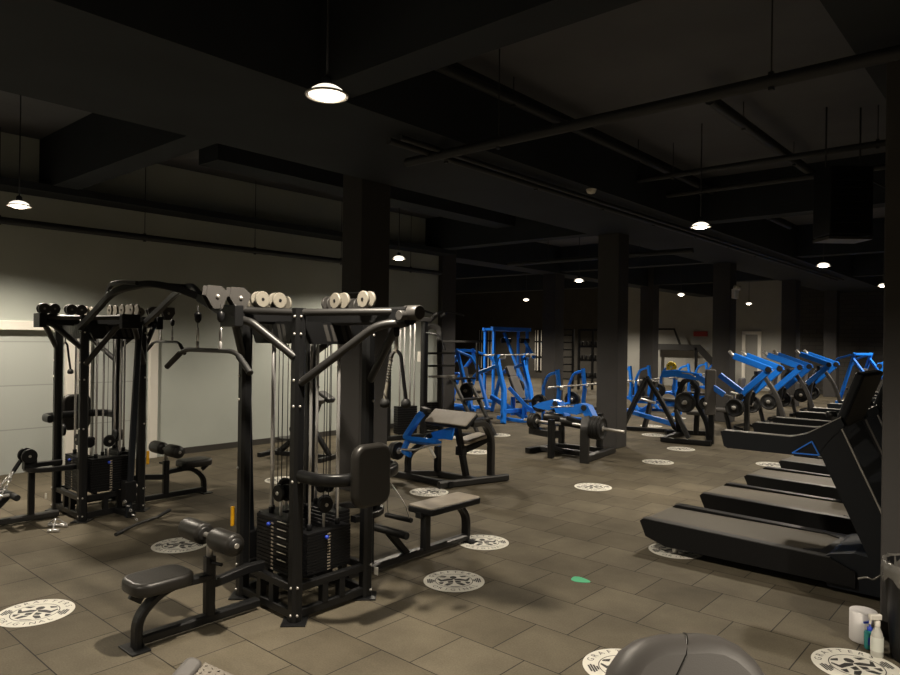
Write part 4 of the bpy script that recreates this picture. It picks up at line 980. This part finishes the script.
# ------------------------------------------------------------------ treadmills
TG = 'black treadmills in a row'
def make_treadmill():
    t = thing('treadmill', 'treadmill', 'treadmill', (0, 0, 0), TG)
    W = .86
    # local: x = 0 rear .. 2.25 front, y = 0 near .. W
    for y in (.055, W - .055):
        b = MB(); b.prism([(.0, y - .055, .275), (.03, y - .055, .30), (1.62, y - .055, .275), (1.80, y - .055, .20), (1.80, y - .055, .08), (.25, y - .055, .08), (.06, y - .055, .14)], (0, .11, 0))
        b.mt(1); b.prism([(.03, y - .048, .301), (1.62, y - .048, .276), (1.62, y - .048, .279), (.03, y - .048, .304)], (0, .02 if y > .4 else .09, 0))
        b.build('side_rail', [BLK2, DGRY], t)
    b = MB(); b.box((.80, W / 2, .262), (1.62, W - .22, .02)); b.build('belt', BELT, t)
    MB().cyl((.06, .11, .235), (.06, W - .11, .235), .036, 16).build('rear_roller', BLK2, t)
    MB().box((1.0, W / 2, .16), (1.7, W - .24, .1)).build('deck', BLK2, t)
    b = MB(); b.prism([(1.50, .03, .24), (1.62, .03, .30), (1.78, .03, .34), (2.2, .03, .30), (2.27, .03, .22), (2.27, .03, .04), (1.6, .03, .04)], (0, W - .06, 0)); b.build('motor_cover', DBL, t)
    b = MB(); b.prism([(1.40, .1, .275), (1.52, .2, .275), (1.56, W - .2, .275), (1.40, W - .1, .275), (1.64, W - .1, .27), (1.64, .1, .27)], (0, 0, .012)) ; b.build('belt_guard', DGRY, t)
    for y in (.12, W - .12):
        MB().cyl((.3, y, 0), (.3, y, .10), .028, 12).build('foot', STL, t); MB().cyl((2.1, y, 0), (2.1, y, .06), .03, 12).build('foot', RUB, t)
    for s, y in ((-1, .0), (1, W)):
        y0 = y - .03 if s < 0 else y - .05
        b = MB(); b.prism([(2.02, y0, .06), (2.25, y0, .06), (1.69, y0, 1.31), (1.66, y0, 1.36), (1.50, y0, 1.22), (1.52, y0, 1.16)], (0, .08, 0))
        up = b.build('upright', DBL, t)
        b = MB(); b.bar([(2.255, y0 + (.004 if s < 0 else .076), .08), (1.70, y0 + (.004 if s < 0 else .076), 1.315)], .016, .014, 0, (1, 0, 0)); b.build('edge_trim', SIL, up)
        b = MB()
        for z in (.55, .85, 1.12, 1.2): b.disc((2.03 - (z - .06) * .44, y0 + (-.003 if s > 0 else .083), z), (0, 1, 0), .016, .01, 8)
        b.build('bolt', STL, up)
        # handrail with blue triangle
        pl = [(.77, 1.165), (.76, 1.20), (.79, 1.213), (1.33, 1.213), (1.45, 1.25), (1.69, 1.40), (1.72, 1.34), (1.60, 1.20), (1.53, 1.075), (1.36, 1.068), (.82, 1.065), (.79, 1.08)]
        b = MB(); b.prism([(x, y0 - .005, z) for x, z in pl], (0, .09, 0))
        hr = b.build('handrail', DBL, t)
        MB().bar([(.79, y0 + .04, 1.212), (1.33, y0 + .04, 1.212), (1.45, y0 + .04, 1.252), (1.69, y0 + .04, 1.402)], .05, .012, .06).build('rail_cap', SIL, hr)  # silver strip stands for the highlight along the rail top
        yo = y0 - .008 if s < 0 else y0 + .088
        b = MB(); T = [(1.345, 1.085), (1.545, 1.09), (1.49, 1.195)]
        for i in range(3):
            p, q = T[i], T[(i + 1) % 3]; b.bar([(p[0], yo, p[1]), (q[0], yo, q[1])], .010, .018, 0, (0, 1, 0))
        b.build('triangle_mark', BLUT, hr)
    # console
    A_ = RY(.34)
    MB().box((1.74, W / 2, 1.55), (.07, W - .04, .44), A_, .02).build('console', DBL, t)
    MB().box(V((1.74, W / 2, 1.56)) + A_ @ V((-.037, 0, 0)), (.006, W - .3, .3), A_).build('screen', SCR, t)
    MB().bar([(1.66, .02, 1.36), (1.62, W / 2, 1.33), (1.66, W - .02, 1.36)], .09, .08, .1).build('cross_bar', DGRY, t)
    MB().bar([(1.45, .25, 1.16), (1.45, W - .25, 1.16)], .05, .05).build('sensor_bar', BLK2, t)
    for y in (.27, W - .27): MB().bar([(1.45, y, 1.16), (1.62, y, 1.33)], .04, .05).build('sensor_strut', BLK2, t)
    MB().lathe((1.60, .1, 1.385), (0, 0, 1), [(.04, 0), (.045, .02), (.04, .045), (.03, .05)], 16).build('cup_holder', BLK2, t)
    return t
tm0 = None
names = ['nearest', 'second', 'third', 'fourth', 'fifth', 'sixth', 'seventh']
for i in range(7):
    o = make_treadmill() if tm0 is None else copy_tree(tm0); tm0 = tm0 or o
    put(o, (-2.93, 6.12 + i * 1.475, 0), 0, {0: 'nearest black treadmill with blue triangle on its rail, beside the bin', 6: 'farthest black treadmill at the back end of the row'}.get(i, names[i] + ' black treadmill of the row, counting from the bin'))

# ------------------------------------------------------------------ bin, bottles, paper roll
t = thing('bin', 'black waste bin with clear liner at the right edge by column', 'bin', (-.60, 5.20, 0))
bx, by = -.60, 5.20
MB().lathe((bx, by, 0), (0, 0, 1), [(.155, 0), (.16, .01), (.195, .56), (.205, .565), (.205, .60), (.19, .60), (.185, .56), (.15, .03), (.01, .03)], 32).build('bin_body', BLK2, t)
b = MB(); n = 40
vs = []
for j, (r, z) in enumerate(((.212, .50), (.216, .56), (.212, .612), (.195, .612), (.18, .55), (.165, .40))):
    for i in range(n):
        a = 2 * PI * i / n; w_ = .007 * math.sin(i * 2.9 + j) + .004 * math.sin(i * 7.1)
        vs.append((bx + (r + w_) * math.cos(a), by + (r + w_) * math.sin(a), z + (.03 * math.sin(i * 1.3) if j == 0 else .006 * math.sin(i * 2.2 + j))))
b.add(vs, [[j * n + i, j * n + (i + 1) % n, (j + 1) * n + (i + 1) % n, (j + 1) * n + i] for j in range(5) for i in range(n)], True)
b.build('bin_liner', BAG, t)
MB().tube([(bx - .21, by - .05, .50), (bx - .25, by - .06, .46), (bx - .28, by - .08, .48), (bx - .33, by - .09, .46)], .006, .02, 6).build('liner_tie', BAG, t)
t = thing('paper_roll', 'white paper towel roll standing on floor beside the bin', 'paper roll', (-.93, 5.30, 0))
MB().lathe((-.93, 5.30, 0), (0, 0, 1), [(.024, 0), (.079, 0), (.082, .004), (.082, .196), (.079, .2), (.024, .2)], 36).build('paper', PAP, t)
MB().lathe((-.93, 5.30, .002), (0, 0, 1), [(.018, 0), (.024, 0), (.024, .196), (.018, .196), (.018, .19), (.001, .02)], 20).build('core', mat('cardboard', (.22, .14, .08), .8), t)
t = thing('soap_bottle', 'small teal pump bottle with blue top before the paper roll', 'bottle', (-.87, 5.17, 0))
MB().box((-.87, 5.17, .062), (.062, .042, .124), RZ(yaw), .014, 3, True).build('bottle_body', TEAL, t)
MB().box(V((-.87, 5.17, .06)) + RZ(yaw) @ V((0, -.0215, 0)), (.045, .001, .05), RZ(yaw)).build('bottle_label', BLUP, t)
MB().lathe((-.87, 5.17, .122), (0, 0, 1), [(.014, 0), (.016, .003), (.016, .022), (.006, .024), (.006, .045), (.012, .047), (.012, .06)], 14).build('pump_cap', BLUP, t)
MB().bar([(-.87, 5.17, .176), (-.90, 5.145, .172)], .012, .012).build('nozzle', BLUP, t)
t = thing('spray_bottle', 'clear white spray bottle with paper label against the bin', 'bottle', (-.80, 5.10, 0))
MB().lathe((-.815, 5.085, 0), (0, 0, 1), [(.03, 0), (.036, .006), (.036, .12), (.03, .15), (.016, .185), (.014, .2)], 22).build('bottle_body', mat('milky_plastic', (.55, .55, .5), .3), t)
MB().lathe((-.815, 5.085, .04), (0, 0, 1), [(.0365, 0), (.0368, .002), (.0368, .085), (.0365, .087)], 22).build('bottle_label', LBL, t)
b = MB(); b.lathe((-.815, 5.085, .195), (0, 0, 1), [(.018, 0), (.018, .03), (.012, .034)], 14); b.box((-.825, 5.078, .25), (.075, .028, .035), RZ(yaw), .006); b.bar([(-.845, 5.06, .24), (-.85, 5.055, .205)], .012, .01)
b.build('trigger_head', WPT, t)

# ------------------------------------------------------------------ foreground pad and foot plate
t = thing('foreground_machine', 'rounded grey pad top of a machine at the bottom edge', 'exercise machine', (-.80, 1.97, 0))
A_ = RZ(yaw + .12)
c0 = V((-.76, 1.94, .875))
b = MB(); b.pad(c0, (.50, .17, .50), A_ @ RX(-.5), .19, .06, 1); b.build('back_pad', GVIN, t)
Tf = A_ @ RX(-.5)
sm = [(-.16, -.0855, .02), (-.10, -.0855, .09), (-.05, -.0855, .14), (-.012, -.0855, .188), (.004, -.0715, .2285), (.014, -.047, .2465), (.02, -.02, .2508)]
b = MB(); b.tube([c0 + Tf @ V(p) for p in sm], .0032, 0, 6); b.build('seam', VIN, t)
MB().box(c0 + (A_ @ RX(-.5)) @ V((0, .09, -.02)), (.40, .05, .38), A_ @ RX(-.5), .02).build('pad_shell', DBL, t)
MB().bar([c0 + (A_ @ RX(-.5)) @ V((0, .1, -.1)), V((-.86, 2.02, .45)), V((-.86, 2.02, .02))], .08, .08, .1, (1, 0, 0)).build('post', BLK, t)
MB().bar([(-.96, 1.72, .04), (-.78, 2.3, .04)], .1, .08).build('base_beam', BLK, t)
t = thing('foot_plate_machine', 'silver checkered foot plate with grey side at the bottom edge', 'exercise machine', (-3.1, 1.66, 0))
Q = RZ(-.95)
cp = V((-2.90, 1.60, .325)); Tq = Q @ RX(-.35)
b = MB(); b.box(cp, (.44, .17, .02), Tq @ RY(.16), .003)
b.mt(0)
for i in range(15):
    for j in range(5): b.box(cp + (Tq @ RY(.16)) @ V((-.20 + i * .028, -.065 + j * .032, .012)), (.011, .004, .003), Tq @ RY(.16) @ RZ(.7 if (i + j) % 2 else -.7))
b.build('tread_plate', TRED, t)
MB().pad(cp + (Tq @ RY(.16)) @ V((0, -.13, -.02)), (.46, .09, .06), Tq @ RY(.16), .04, .02).build('side_bumper', GVIN, t)
MB().bar([cp + V((.02, 0, -.02)), V((-2.95, 1.6, .02))], .07, .07, 0, (0, 1, 0)).build('strut', BLK, t)
MB().bar([(-3.1, 1.75, .03), (-2.7, 1.3, .03)], .1, .06).build('base_beam', BLK, t)

# ------------------------------------------------------------------ world and view
wd = bpy.data.worlds.new('world'); sc.world = wd; wd.use_nodes = True
wd.node_tree.nodes['Background'].inputs['Color'].default_value = (0, 0, 0, 1)
sc.view_settings.view_transform = 'Standard'; sc.view_settings.look = 'None'
sc.view_settings.exposure = 0.; sc.view_settings.gamma = 1; sc.view_settings.use_curve_mapping = False
sc.cycles.max_bounces = 6; sc.cycles.diffuse_bounces = 4; sc.cycles.glossy_bounces = 3
sc.cycles.use_denoising = True; sc.cycles.sample_clamp_indirect = 4
